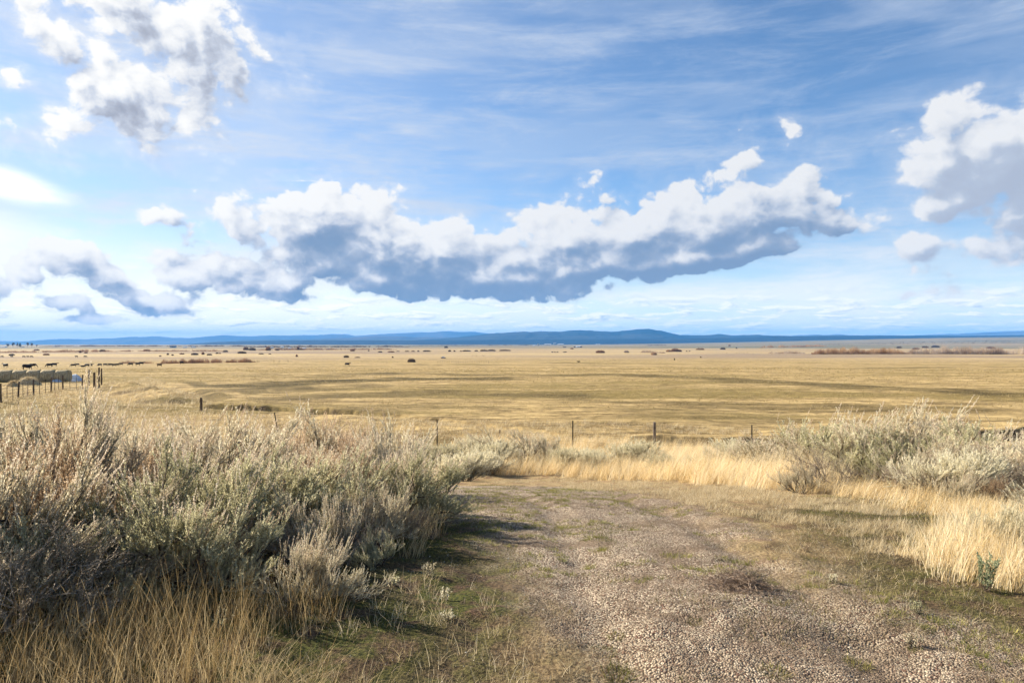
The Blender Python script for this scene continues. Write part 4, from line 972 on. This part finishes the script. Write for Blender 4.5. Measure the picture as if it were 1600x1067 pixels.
# round bales: a straight row, seen from the side
def bale_mesh():
    rs = [(-.76, .0), (-.76, .70), (-.74, .75), (-.4, .765), (0, .76), (.4, .765), (.74, .75), (.76, .70), (.76, .0)]; n = 28; g = np.random.default_rng(5); V = []
    for x, r in rs:
        for k in range(n):
            a = k * 2 * math.pi / n; q = r * (1 + g.uniform(-.012, .012)); V.append((x + g.uniform(-.008, .008), math.cos(a) * q, max(math.sin(a) * q, -.70) + .70))
    F = [(i * n + k, i * n + (k + 1) % n, (i + 1) * n + (k + 1) % n, (i + 1) * n + k) for i in range(len(rs) - 1) for k in range(n)]
    return mesh_np('round_bale', np.array(V), np.array(F), (M_hay,), smooth=True)
bm_ = bale_mesh(); bx0 = (98 - 800) / FPX * 84
BL = ['round bale at the right end of the row, its rounded end in view', 'second round bale from the right end of the row', 'third round bale from the right end, behind the larger hay heap', 'fourth round bale from the right end, behind the larger hay heap', 'round bale behind the smaller hay heap', 'round bale at the left edge of the photo', 'round bale mostly beyond the left edge of the photo']
for i in range(7):
    x = bx0 - i * 1.535; y = 84 - i * .25; o = link('round_bale', bm_, loc=(x, y, hz(x, y) - .02)); o.rotation_euler = (random.Random(i).uniform(0, 6) * 0, 0, R(9)); tag(o, BL[i], 'hay bale', 'row of round hay bales')
def heap(px, base, w, h, mat, name, label, ct, hay=True, seed=1, grp=None):
    x0, y0 = ground_at(px, base); g = np.random.default_rng(seed); nr, na = 14, 40; V = [(0, 0, h)]
    for i in range(1, nr + 1):
        for k in range(na):
            a = k * 2 * math.pi / na; r = i / nr; lump = 1 + .25 * (float(fb(np.array([math.cos(a) * 1.5 + 5]), np.array([math.sin(a) * 1.5 + 5]), 3, seed)[0]) - .5)
            zz = h * (1 - r ** 1.8) * (1 + .5 * (float(fb(np.array([math.cos(a) * r * 2 + 9]), np.array([math.sin(a) * r * 2 + 9]), 3, seed + 3)[0]) - .5)) - (.06 if i == nr else 0)
            V.append((math.cos(a) * r * w * lump, math.sin(a) * r * w * .6 * lump, zz))
    F = [(0, 0, 1 + k, 1 + (k + 1) % na) for k in range(na)]
    F2 = [(1 + (i - 1) * na + k, 1 + i * na + k, 1 + i * na + (k + 1) % na, 1 + (i - 1) * na + (k + 1) % na) for i in range(1, nr) for k in range(na)]
    V = np.array(V); me = bpy.data.meshes.new(name); me.from_pydata([tuple(v) for v in V], [], [(0, 1 + k, 1 + (k + 1) % na) for k in range(na)] + F2); me.materials.append(mat)
    me.polygons.foreach_set('use_smooth', np.ones(len(me.polygons), bool))
    o = link(name, me, loc=(x0, y0, hz(x0, y0))); tag(o, label, ct, grp)
    if hay:
        b = V[g.integers(0, len(V), 900)] + g.normal(0, .05, (900, 3)); v, f, k = blades(b, g.uniform(.15, .4, 900), np.full(900, .022), g.uniform(0, 6.28, 900), g.uniform(.4, 1.6, 900), 2, g=g)
        link('loose_hay', mesh_np('loose_hay', v, f, (M_straw,), attrs=dict(tint=np.repeat(g.uniform(.2, .8, 900), k))), o)
    return o
heap(45, 601, 1.35, .82, M_hay, 'hay_heap', 'larger rounded heap of loose hay before the round bales', 'hay heap', True, 3, 'loose hay heaps by the bales')
heap(20, 604, .68, .48, M_hay, 'hay_heap', 'smaller heap of loose hay left of the larger one', 'hay heap', True, 4, 'loose hay heaps by the bales')
heap(117, 595, 1.0, .84, M_tarp, 'tarp_covered_heap', 'tall pale blue tarpaulin mound right of the round bales', 'tarpaulin', False, 8, 'tarpaulins beside the bales')
heap(103, 596, 1.15, .40, M_tarpw, 'tarp_covered_heap', 'low white and blue crumpled tarpaulin at the foot of the tall blue mound', 'tarpaulin', False, 9, 'tarpaulins beside the bales')
heap(88, 596.5, .7, .34, M_tarp, 'tarp_covered_heap', 'small blue grey tarpaulin bundle nearest the round bales', 'tarpaulin', False, 10, 'tarpaulins beside the bales')
x, y = ground_at(146, 623); heap(146, 623, .16, .13, M_tarpw, 'white_stone', 'small white stone in the dry grass below the corral corner', 'stone', False, 12)

# fences and posts
def post_mesh(h, r, mat, split=False, lean=(0, 0), seed=0, round_=8):
    g = np.random.default_rng(seed); n = round_; V = []
    zs = [-.25, 0, h * .33, h * .66, h - r * .5, h]; rr = [r * 1.04, r * 1.05, r, r * .97, r * .93, r * .80]
    for z, q in zip(zs, rr):
        for k in range(n):
            a = k * 2 * math.pi / n; w_ = q * (1 + g.uniform(-.09, .09)); V.append((math.cos(a) * w_ + lean[0] * z, math.sin(a) * w_ + lean[1] * z, z + (g.uniform(-.25, .1) * r if z == h else 0)))
    m = len(zs); F = [(i * n + k, i * n + (k + 1) % n, (i + 1) * n + (k + 1) % n, (i + 1) * n + k) for i in range(m - 1) for k in range(n)] + [tuple(range((m - 1) * n, m * n))]
    me = bpy.data.meshes.new('post'); me.from_pydata(V, [], F); me.materials.append(mat); return me
def tpost_mesh(h, lean=(0, 0)):
    V, F = [], []
    def bx(x0, x1, y0, y1, z0, z1):
        o = len(V)
        for x in (x0, x1):
            for y in (y0, y1):
                for z in (z0, z1): V.append((x + lean[0] * z, y + lean[1] * z, z))
        F.extend([tuple(o + i for i in f) for f in ((0, 1, 3, 2), (4, 6, 7, 5), (0, 4, 5, 1), (2, 3, 7, 6), (0, 2, 6, 4), (1, 5, 7, 3))])
    bx(-.024, .024, -.004, .004, -.3, h); bx(-.004, .004, .004, .036, -.3, h - .006)
    for k in range(int(h / .09)): bx(-.007, .007, -.013, -.004, .15 + k * .085, .17 + k * .085)
    me = bpy.data.meshes.new('post'); me.from_pydata(V, [], F); me.materials.append(M_steel); return me
def strand(pts, r, mat, name, parent=None, sag=.03, sub=8):
    """a set of wires through lists of points, as one part"""
    out = []
    for run in pts:
        P = []
        for a, b in zip(run, run[1:]):
            a, b = np.array(a), np.array(b)
            for k in range(sub): t = k / sub; q = a + (b - a) * t; q[2] -= sag * 4 * t * (1 - t); P.append(q)
        P.append(np.array(run[-1])); v, f = tubes(np.array(P)[None], r, r, 4); out.append((v, f, .5))
    V, F, A = cat(out); return V, F
def fence(posts, wires, label, ct='wire fence', name='wire_fence', group=None, wr=.003, origin=None):
    """posts: (x, y, mesh, height, label or None)"""
    ox, oy = posts[0][0], posts[0][1]; oz = hz(ox, oy); root = empty(name, (ox, oy, oz)); tag(root, label, ct, group)
    for x, y, me, h, lb in posts:
        o = link('post', me, root, (x - ox, y - oy, hz(x, y) - oz))
        if lb: o['label'] = lb
    runs = [[(x - ox, y - oy, hz(x, y) - oz + h * wz) for x, y, me, h, lb in posts] for wz in wires]
    if wires: V, F = strand(runs, wr, M_wire, 'wire'); link('wire', mesh_np('wire', V, F, (M_wire,)), root)
    return root
tp = tpost_mesh(1.25); tpl = tpost_mesh(1.25, (-.17, 0)); tpr = tpost_mesh(1.2, (.09, 0))
FE = [(158, 667, tpr, 1.2, 'leaning steel post'), (436, 688, tpl, 1.25, 'steel post tilted to the left'), (683, 703, tp, 1.2, None), (895, 706, tp, 1.3, None), (1022.5, 713, post_mesh(1.32, .060, M_postg, seed=3), 1.2, 'tall grey wooden post'), (1175, 706, tpost_mesh(1.05), 1.0, None), (1420, 704, tp, 1.2, None), (1700, 700, tp, 1.2, None)]
fence([(*ground_at(a, b), me, h, lb) for a, b, me, h, lb in FE], (.35, .6, .82, .97), 'barbed wire fence on thin steel posts and one tall wooden post beyond the golden grass')
x, y = ground_at(781, 686); o = link('fence_stake', post_mesh(.42, .03, M_post, seed=4), loc=(x, y, hz(x, y))); tag(o, 'short dark stake behind the left of the large grey sagebrush', 'stake')
x, y = ground_at(314, 642.5); o = link('wooden_post', post_mesh(.86, .085, M_post, seed=5), loc=(x, y, hz(x, y))); tag(o, 'short thick wooden post standing alone beside the dark ditch bank', 'post')
# woven wire corral fence at far left
cp = [(-30, 634), (1, 628.5), (28, 622.5), (52, 617.5), (79.5, 612.5), (98, 608.5), (128, 604.5)]
thick = [post_mesh(1.32, .065, M_post, seed=20 + i, lean=((.03, 0), (-.02, 0), (.05, 0), (0, 0))[i % 4]) for i in range(4)]
CP = [(*ground_at(*q), thick[i % 4], 1.25, None) for i, q in enumerate(cp)]
cf = fence(CP, (.08, .24, .42, .60, .78, .95), 'woven wire corral fence on dark wooden posts before the bales', 'wire fence', 'corral_fence', wr=.013)
ox, oy, oz = cf.location; stay = post_mesh(1.2, .022, M_steel, seed=30, round_=5)
for i in range(len(CP) - 1):
    for f in ((.33, .67) if i % 2 else (.3, .62)):
        x = CP[i][0] * (1 - f) + CP[i + 1][0] * f; y = CP[i][1] * (1 - f) + CP[i + 1][1] * f; link('stay', stay, cf, (x - ox, y - oy, hz(x, y) - oz))
# heavy posts at the corral corner
CG = 'heavy wooden corral corner posts'
for i, (px, base, top, w_, m_, lb) in enumerate(((138.5, 602, 577.5, 2.6, M_postg, 'leftmost heavy corner post, joined to the next by a rail'), (147, 605, 582, 3.4, M_post, 'shortest and thickest of the heavy corner posts'), (154.5, 606.5, 574, 2.6, M_post, 'tallest of the heavy corner posts'), (158.3, 601, 575.3, 2.2, M_post, 'rightmost of the heavy corner posts'))):
    x, y = ground_at(px, base); k = y / FPX; h = (base - top) * k
    root = empty('corner_post', (x, y, hz(x, y))); tag(root, lb, 'post', CG); link('post', post_mesh(h, w_ * k / 2, m_, seed=40 + i), root)
    if i == 0: V, F = strand([[(.05, 0, h * .82), (8.6 * k, -.2, h * .76)]], .035, M_post, 'rail', sag=0); link('rail', mesh_np('rail', V, F, (M_postg,)), root)
    if i == 2: V, F = strand([[(0, -.08, h * .62), (-3.6 * k, -.35, -.1)]], .035, M_post, 'brace', sag=0); link('brace', mesh_np('brace', V, F, (M_postg,)), root)
# distant fence lines
def far_fence(cols_, base, h, r, label, mat=M_post, jit=.4):
    me = post_mesh(h, r, mat, seed=50, round_=5); P = [(*ground_at(c, base + jit * math.sin(c)), me, h, None) for c in cols_]
    fence(P, (.55, .92), label, 'fence', 'distant_fence', 'distant fence lines across the plain', wr=.006)
far_fence([1135.5, 1151.5, 1155, 1159, 1162.5, 1167.5, 1177], 552.4, 1.5, .11, 'dark fence posts in a line below the orange willows on the right', jit=.1)
far_fence([684 + 3.6 * i for i in range(23)], 567.6, 1.2, .045, 'fine line of pale stakes right of the lone dark bush', M_postg, .15)
far_fence([392, 397, 402, 404.5, 428, 436, 450], 566.5, 1.3, .07, 'fence posts at the right end of the reddish willow belt', jit=.2)
far_fence([738, 744, 755, 757.5], 557, 1.6, .08, 'few posts above the fine line of pale stakes', jit=.2)

# a covered feeder alone on the meadow
def box_part(name, x0, x1, y0, y1, z0, z1, mat, parent, taper=0):
    V = [(x * (1 - taper * (z == z1)), y * (1 - taper * (z == z1)), z) for x in (x0, x1) for y in (y0, y1) for z in (z0, z1)]
    me = bpy.data.meshes.new(name); me.from_pydata(V, [], [(0, 1, 3, 2), (4, 6, 7, 5), (0, 4, 5, 1), (2, 3, 7, 6), (0, 2, 6, 4), (1, 5, 7, 3)]); me.materials.append(mat)
    return link(name, me, parent)
x, y = ground_at(692.5, 560); t_ = empty('feeder', (x, y, hz(x, y))); tag(t_, 'low dark feeder with a white lid standing alone on the meadow', 'feeder')
box_part('trough', -1.6, 1.6, -.6, .6, .12, .7, M_walld, t_, -.08); box_part('lid', -1.2, 1.0, -.62, .62, .705, 1.25, M_tarpw, t_, .35)
for sx_ in (-1.3, 1.3):
    for sy_ in (-.45, .45): box_part('leg', sx_ - .06, sx_ + .06, sy_ - .06, sy_ + .06, -.1, .118, M_post, t_)

# bushes, willows and trees
def bush_mesh(seed, mat, n=1100, w=1.0, h=1.0):
    g = np.random.default_rng(seed); a = g.uniform(0, 6.28, n); r = np.sqrt(g.uniform(0, 1, n)) * .22
    r = r * 2.9; P = np.column_stack([np.cos(a) * r, np.sin(a) * r, np.zeros(n)]); inc = .15 + r * g.uniform(.2, 1.0, n)
    V, F, k = blades(P, h * g.uniform(.45, 1.0, n) * np.sqrt(np.maximum(1.02 - (r / .64) ** 2, .06)) , np.full(n, .030), a + g.normal(0, .6, n), inc, 3, .12, g)
    d = g.uniform(0, 1, n // 2); i = g.integers(0, n, n // 2); Q = V.reshape(n, k, 3)[i, 4]
    V2, F2, _ = blades(Q, h * .25 * g.uniform(.5, 1, n // 2), np.full(n // 2, .022), g.uniform(0, 6.28, n // 2), g.uniform(0, 1.3, n // 2), 3, .3, g)
    V, F, A = cat([(V, F, np.repeat(g.uniform(0, 1, n), k)), (V2, F2, np.repeat(g.uniform(0, 1, n // 2), k))])
    return mesh_np('bush', V, F, (mat,), attrs=dict(tint=A))
BM = {c: [bush_mesh(200 + i + 9 * j, m) for i in range(2)] for j, (c, m) in enumerate((('R', M_twigR), ('O', M_twigO), ('P', M_twigP), ('D', M_twigD)))}
def bush(px, base, wpx, hpx, c, label, group, name='bush', ct='bush'):
    x, y = ground_at(px, base); k = y / FPX; bush.n += 1
    o = link(name, BM[c][bush.n % 2], loc=(x, y, hz(x, y) - .05)); W = wpx * k / 1.5; o.scale = (W, min(W, 6), hpx * k / 1.1); o.rotation_euler = (0, 0, 0)
    return tag(o, label, ct, group)
bush.n = 0
bush(643, 566, 14, 8, 'D', 'round dark leafless bush alone in the middle of the meadow', None)
bush(541, 558.6, 9, 5, 'D', 'dark bush on the meadow rim above the lone walking cow', None)
bush(558.5, 559, 10, 2.2, 'D', 'flat dark brush right of the one above the lone cow', None)
bush(613.5, 559, 3.4, 3.2, 'D', 'tiny dark bush left above the round leafless bush', None)
bush(611, 550.5, 12, 3, 'R', 'low brown brush on the far side of the meadow above the tiny dark bush', None)
bush(463.5, 557.4, 4, 5, 'R', 'small reddish bush left of the middle, beyond the meadow', None)
bush(697, 543.6, 7, 3.6, 'D', 'small dark bush far out under the pale range', None)
G1 = 'line of dark bushes across the middle distance'
for i, (px, w_, h) in enumerate(((622, 6, 1.8), (636, 8, 2), (645.5, 7, 2.2), (653.5, 4.5, 2.6), (667, 14, 3.0), (702.5, 5.5, 3.6), (710, 3.6, 3), (720, 4, 2), (729, 15, 3), (744, 6.5, 2.6), (756, 13, 3.6), (768, 15, 3.6), (789, 20, 3))):
    bush(px, 549.4 - .012 * max(0, px - 700), w_, h, 'D', 'dark bush, %s in the line above the feeder' % ('leftmost of thirteen', 'second from left', 'third from left', 'fourth from left', 'fifth from left, a long one', 'sixth from left', 'seventh from left, the narrowest', 'eighth from left', 'ninth from left', 'tenth from left', 'eleventh from left', 'next to last on the right', 'last on the right')[i], G1)
G2 = 'reddish willow clumps on the right half of the plain'
for px, b, w_, h, c, lb in ((938, 551.5, 16, 6, 'R', 'reddish clump right of the far group of five cattle'), (893.5, 545.5, 6, 3.4, 'O', 'orange brown clump beside the white farm building'), (979, 551, 9, 5, 'P', 'thin twiggy clump between two reddish clumps'), (1022, 554.6, 10, 6, 'O', 'round orange clump, lowest of the willow clumps'), (1045, 549.6, 10, 4.5, 'O', 'left half of the wide orange willow clump'), (1055, 549.4, 14, 7, 'R', 'tallest brownish willow clump left of the tiny cow pair'), (1062, 549.4, 8, 4.5, 'R', 'right shoulder of the tallest brownish willow clump'), (1094, 546.6, 15, 4, 'O', 'flat orange clump above the cow seen from the front'), (1129.5, 546, 9, 4.2, 'D', 'dark round clump right of the flat orange one'), (1140, 541, 4, 4, 'P', 'thin pale clump beyond the dark round one'), (1151, 544.6, 3, 2.8, 'D', 'tiny dark clump above the line of dark posts'), (1446, 543.5, 12, 4, 'D', 'dark bush rising behind the long pink thicket, left of a pair'), (1462, 543, 15, 4.6, 'D', 'dark bush rising behind the long pink thicket, right of a pair'), (1405, 544, 9, 4, 'D', 'small dark bush behind the orange part of the long thicket'), (1432, 546.4, 14, 4.4, 'R', 'reddish hump on the top of the long thicket'), (1548, 545, 16, 4.6, 'R', 'reddish hump near the right end of the long thicket')):
    bush(px, b, w_, h, c, lb, G2)
G3 = 'brown bushes scattered over the left of the plain'
g3 = [(250, 557, 4, 3, 'P'), (262, 554.6, 4, 4, 'D'), (269.5, 555.6, 4, 3, 'D'), (284, 553.6, 8, 3, 'R'), (304, 554.6, 12, 4.4, 'D'), (317, 554, 5, 6, 'R'), (327, 555, 9, 3.4, 'D'), (339, 552.6, 5, 3, 'D'), (343.5, 552.8, 3, 3, 'R'), (352, 550, 9, 4, 'D'), (378, 552.4, 15, 5, 'D'), (408, 553.6, 9, 2.6, 'D'), (421.5, 553.6, 5, 2, 'D'), (384, 547, 9, 7, 'R'), (394, 547.5, 12, 6, 'D'), (419, 547.6, 9, 8, 'R'), (433, 547.6, 6, 4, 'D'), (465.5, 547, 5, 8, 'R'), (471, 547, 6, 4, 'R'), (550.5, 548.6, 8, 4.6, 'R'), (576, 548.8, 2.6, 3, 'D'), (594, 550.6, 8, 2.6, 'D'), (125, 551, 4, 5, 'R'), (134, 552, 6, 3, 'R'), (229, 548.6, 12, 4, 'R'), (160, 549.6, 10, 5, 'D'), (72, 555, 10, 4, 'R'), (18, 555.5, 9, 4, 'D'), (57, 547.6, 9, 3, 'R')]
g3.sort()
ORD = 'first second third fourth fifth sixth seventh eighth ninth tenth eleventh twelfth thirteenth fourteenth fifteenth sixteenth seventeenth eighteenth nineteenth twentieth twentyfirst twentysecond twentythird twentyfourth twentyfifth twentysixth twentyseventh twentyeighth twentyninth'.split()
for i, (px, b, w_, h, c) in enumerate(g3):
    k = {'R': 'reddish', 'D': 'dark brown', 'P': 'pale'}[c]; sz = 'tall' if h >= 6 else 'wide' if w_ >= 11 else 'small'
    ref = 'above the hay heaps' if px < 65 else 'above the bales and corral' if px < 165 else 'above the left willow belt' if px < 290 else 'above the right willow belt' if px < 360 else 'near the roofs' if px < 480 else 'above the lone walking cow'
    bush(px, b, w_, h, c, f'{sz} {k} bush {ref}, {ORD[i]} of the group from the left', G3)
def thicket(x0, x1, b0, b1, h, mats_, label, n, seed, depth=.02, up=.25):
    g = np.random.default_rng(seed); out = []; pts = [ground_at(x0 + (x1 - x0) * t, b0 + (b1 - b0) * t) for t in np.linspace(0, 1, 12)]
    t = g.uniform(0, 1, n); t = t[fb(t * (x1 - x0) / 9, 0 * t + seed, 3, seed) + g.normal(0, .10, n) > .30]; n = len(t)
    X = np.interp(t, np.linspace(0, 1, 12), [p[0] for p in pts]); Yy = np.interp(t, np.linspace(0, 1, 12), [p[1] for p in pts]); Yy = Yy * (1 + g.uniform(0, depth, n)); X = X * Yy / np.interp(t, np.linspace(0, 1, 12), [p[1] for p in pts])
    hh = h * Yy / FPX * g.uniform(.45, 1.0, n) * (.35 + 1.2 * fb(t * (x1 - x0) / 7, 0 * t + 3, 4, seed + 2)) * np.clip(np.minimum(t, 1 - t) * 12, .25, 1)
    V, F, k = blades(onground(np.column_stack([X, Yy])), hh, Yy / FPX * .30, g.uniform(0, 6.28, n), g.uniform(0, up * 2, n), 2, .3, g)
    tn = np.clip(.5 + (fb(t * (x1 - x0) / 14, 0 * t + 7, 3, seed + 4) - .5) * 1.2 + g.normal(0, .2, n), 0, 1)
    o = link('willow_thicket', mesh_np('willow_thicket', V, F, (mats_,), attrs=dict(tint=np.repeat(tn, k)))); tag(o, label, 'thicket', None, 'stuff')
thicket(243, 400, 568.5, 566, 7, M_twigR, 'long reddish brown willow belt behind the cattle on the left', 5200, 11)
thicket(185, 243, 568, 568, 4, M_twigR, 'low reddish brush left of the long willow belt', 900, 12)
thicket(1268, 1420, 553.6, 553.2, 11, M_twigO, 'orange part of the long thicket on the right', 5200, 13)
thicket(1410, 1680, 553.2, 554.2, 12, M_twigP, 'pinkish part of the long thicket on the right', 8000, 14)
thicket(1200, 1262, 552.6, 552.4, 4.5, M_twigP, 'low pinkish thicket left of the long one', 1400, 15)
thicket(1186, 1292, 543.5, 541.5, 4, M_twigO, 'orange brown thicket on the far side of the right plain', 2600, 16)
thicket(1000, 1040, 551, 552, 4, M_twigP, 'pale pink thicket between the orange clumps', 900, 17)
thicket(-40, 182, 551.5, 549.8, 3.6, M_twigR, 'brown brush line behind the farthest cattle at far left', 4600, 18, .05)
thicket(180, 350, 549.6, 549.0, 2.6, M_twigR, 'thin brown brush line across the left middle distance', 2600, 19, .05)
thicket(400, 620, 547.2, 546.6, 3.4, M_twigR, 'purplish brush in front of the distant farms', 4200, 20, .08)
thicket(60, 400, 542.0, 541.6, 2.6, M_twigD, 'dark distant woods on the left horizon', 4200, 21, .10)
thicket(380, 640, 543.0, 542.4, 3.0, M_twigD, 'dark distant woods round the farms', 4200, 22, .10)
thicket(640, 840, 540.6, 540.0, 1.4, M_twigD, 'thin dark woods under the hills', 2000, 23, .10)
thicket(1270, 1600, 540, 536.6, 1.6, M_twigD, 'scattered dark sage along the far bench', 1600, 24, .3)
thicket(1009, 1042, 540.2, 539.8, 1.6, M_twigD, 'short dark hedge line under the right end of the hills', 500, 25, .03)
# trees far out at the left
def tree(px, base, wpx, hpx, label, conifer=False):
    x, y = ground_at(px, base); k = y / FPX; H = hpx * k; W = wpx * k; g = np.random.default_rng(int(px * 3)); root = empty('pine_tree' if conifer else 'bare_tree', (x, y, hz(x, y))); tag(root, label, 'tree', 'trees at the far left ranch')
    tr = np.zeros((1, 6, 3)); tr[0, :, 2] = np.linspace(-.3, H * .55, 6); tr[0, :, 0] = g.normal(0, .01 * H, 6); V, F = tubes(tr, .03 * H, .012 * H, 6); link('trunk', mesh_np('trunk', V, F, (M_post,)), root)
    n = 1300
    if conifer: z = g.uniform(.08, 1, n) ** .8; r = (1 - z) * .5 * W * g.uniform(.3, 1, n); a = g.uniform(0, 6.28, n); P = np.column_stack([np.cos(a) * r, np.sin(a) * r, z * H]); V, F, k2 = blades(P, np.full(n, .09 * H), np.full(n, .05 * H), a, np.full(n, 1.3), 1, .2, g)
    else:
        b = grow(tr, 14, .35, 1, .30 * H, .8, .45, .2, 4, g); b2 = grow(b, 9, .2, 1, .16 * H, .6, .4, .2, 4, g); b3 = grow(b2, 5, .2, 1, .09 * H, .6, .3, .2, 3, g)
        b2[..., :2] *= W / (.62 * H); b3[..., :2] *= W / (.62 * H); b[..., :2] *= W / (.62 * H)
        V, F, A = cat([(*tubes(b, .010 * H, .005 * H), .3), (*tubes(b2, .006 * H, .003 * H), .4), (*tubes(b3, .0055 * H, .003 * H), .6)]); o = link('crown', mesh_np('crown', V, F, (M_twigD,), attrs=dict(tint=A)), root); return
    link('crown', mesh_np('crown', V, F, (M_conif,), attrs=dict(tint=np.repeat(g.uniform(0, 1, n), k2))), root)
tree(12, 543, 9, 7, 'bare tree, leftmost on the far left horizon'); tree(20, 543, 8, 8.6, 'tall bare tree second from the left on the horizon'); tree(26.5, 543, 6, 8, 'bare tree left of the pine on the horizon')
tree(31, 542.4, 5, 6.4, 'small dark pine between the bare trees on the horizon', True); tree(43, 543, 7, 8.4, 'bare tree right of the pine'); tree(49.5, 543, 6, 7.4, 'dense bare tree, rightmost of the tall ones on the horizon')
tree(57, 542.6, 4, 4.4, 'small bare tree at the right end of the ranch trees')
# farm buildings, specks at this distance but built with walls, roofs and openings
def building(px, base, wpx, hpx, wall, roof, label, name='farm_building', ct='building', flat=False, turn=0):
    x, y = ground_at(px, base); k = y / FPX; W = wpx * k / 2; H = hpx * k; D = max(W * .6, 3); root = empty(name, (x, y, hz(x, y))); root.rotation_euler = (0, 0, R(turn)); tag(root, label, ct, 'distant farm buildings'); wh = H * (.6 if not flat else .9)
    box_part('wall', -W, W, -D, D, -.5, wh, wall, root)
    if flat: box_part('roof', -W * 1.03, W * 1.03, -D * 1.03, D * 1.03, wh + .01, H, roof, root)
    else:
        V = [(-W * 1.04, -D * 1.08, wh - .05), (W * 1.04, -D * 1.08, wh - .05), (W * 1.04, D * 1.08, wh - .05), (-W * 1.04, D * 1.08, wh - .05), (-W * 1.04, 0, H), (W * 1.04, 0, H)]
        me = bpy.data.meshes.new('roof'); me.from_pydata(V, [], [(0, 1, 5, 4), (2, 3, 4, 5), (0, 4, 3), (1, 2, 5), (0, 3, 2, 1)]); me.materials.append(roof); link('roof', me, root)
    box_part('door', -W * .12, W * .12, -D - .06, -D - .01, -.4, wh * .72, M_walld, root)
    for s in (-.6, .6): box_part('window', W * (s - .1), W * (s + .1), -D - .05, -D - .01, wh * .35, wh * .7, M_glass, root)
building(270.5, 543.2, 8, 4, M_wallb, M_roofd, 'blue grey house with a dark roof above the willow belt')
building(88, 541.6, 9, 1.8, M_walld, M_roof, 'long low shed with a pale roof right of the ranch trees'); building(122, 541.4, 11, 1.4, M_walld, M_roof, 'longest low pale roof on the left horizon'); building(5, 543, 8, 1.8, M_wall, M_roof, 'pale shed left of the ranch trees'); building(34.5, 543, 5, 1.6, M_wall, M_roofd, 'white house between pine and bare trees')
building(289, 543.2, 5, 1.8, M_wallb, M_roof, 'small shed just right of the blue grey house'); building(302, 543, 6, 1.8, M_wallb, M_roof, 'second shed right of the blue grey house')
building(441, 543.6, 4.5, 2.6, M_wall, M_roof, 'white shed among the dark far woods, left one'); building(425, 544.2, 4, 2, M_wallb, M_roof, 'small grey shed left of the white shed in the woods'); building(475, 545, 6, 1.8, M_wall, M_roof, 'white shed among the dark far woods, right one'); building(453, 544.6, 5, 1.6, M_wallb, M_roof, 'bluish shed between the two white sheds in the woods')
building(841, 539.8, 2.8, 2.6, M_wall, M_wall, 'small bright white silo like block below the left shoulder of the hills', flat=True); building(834, 540.4, 3.4, 1.4, M_wall, M_roof, 'flat white shed left of the bright white block')
building(867, 538.6, 4, 3.2, M_wallb, M_roof, 'tallest grey barn under the middle of the hills'); building(856, 538.8, 10, 1.6, M_wallb, M_roof, 'long grey barn left of the tallest one'); building(876, 538.8, 9, 1.6, M_wallb, M_roof, 'long grey barn right of the tallest one')
building(903.5, 542.8, 7, 2.6, M_wall, M_roof, 'white farmhouse right of the grey barns'); building(898, 542.9, 3, 1.8, M_walld, M_roofd, 'brown hut left of the white farmhouse'); building(908, 542.9, 3, 1.8, M_walld, M_roofd, 'brown hut right of the white farmhouse')
building(934.5, 538.6, 6, 1.1, M_wall, M_roof, 'thin white roof far right of the white farmhouse'); building(1100.5, 533.2, 3, 1.3, M_wall, M_roof, 'white speck of a building at the right foot of the hills'); building(882, 542.8, 5, 1.4, M_walld, M_roofd, 'low brown sheds left of the orange brown clump')
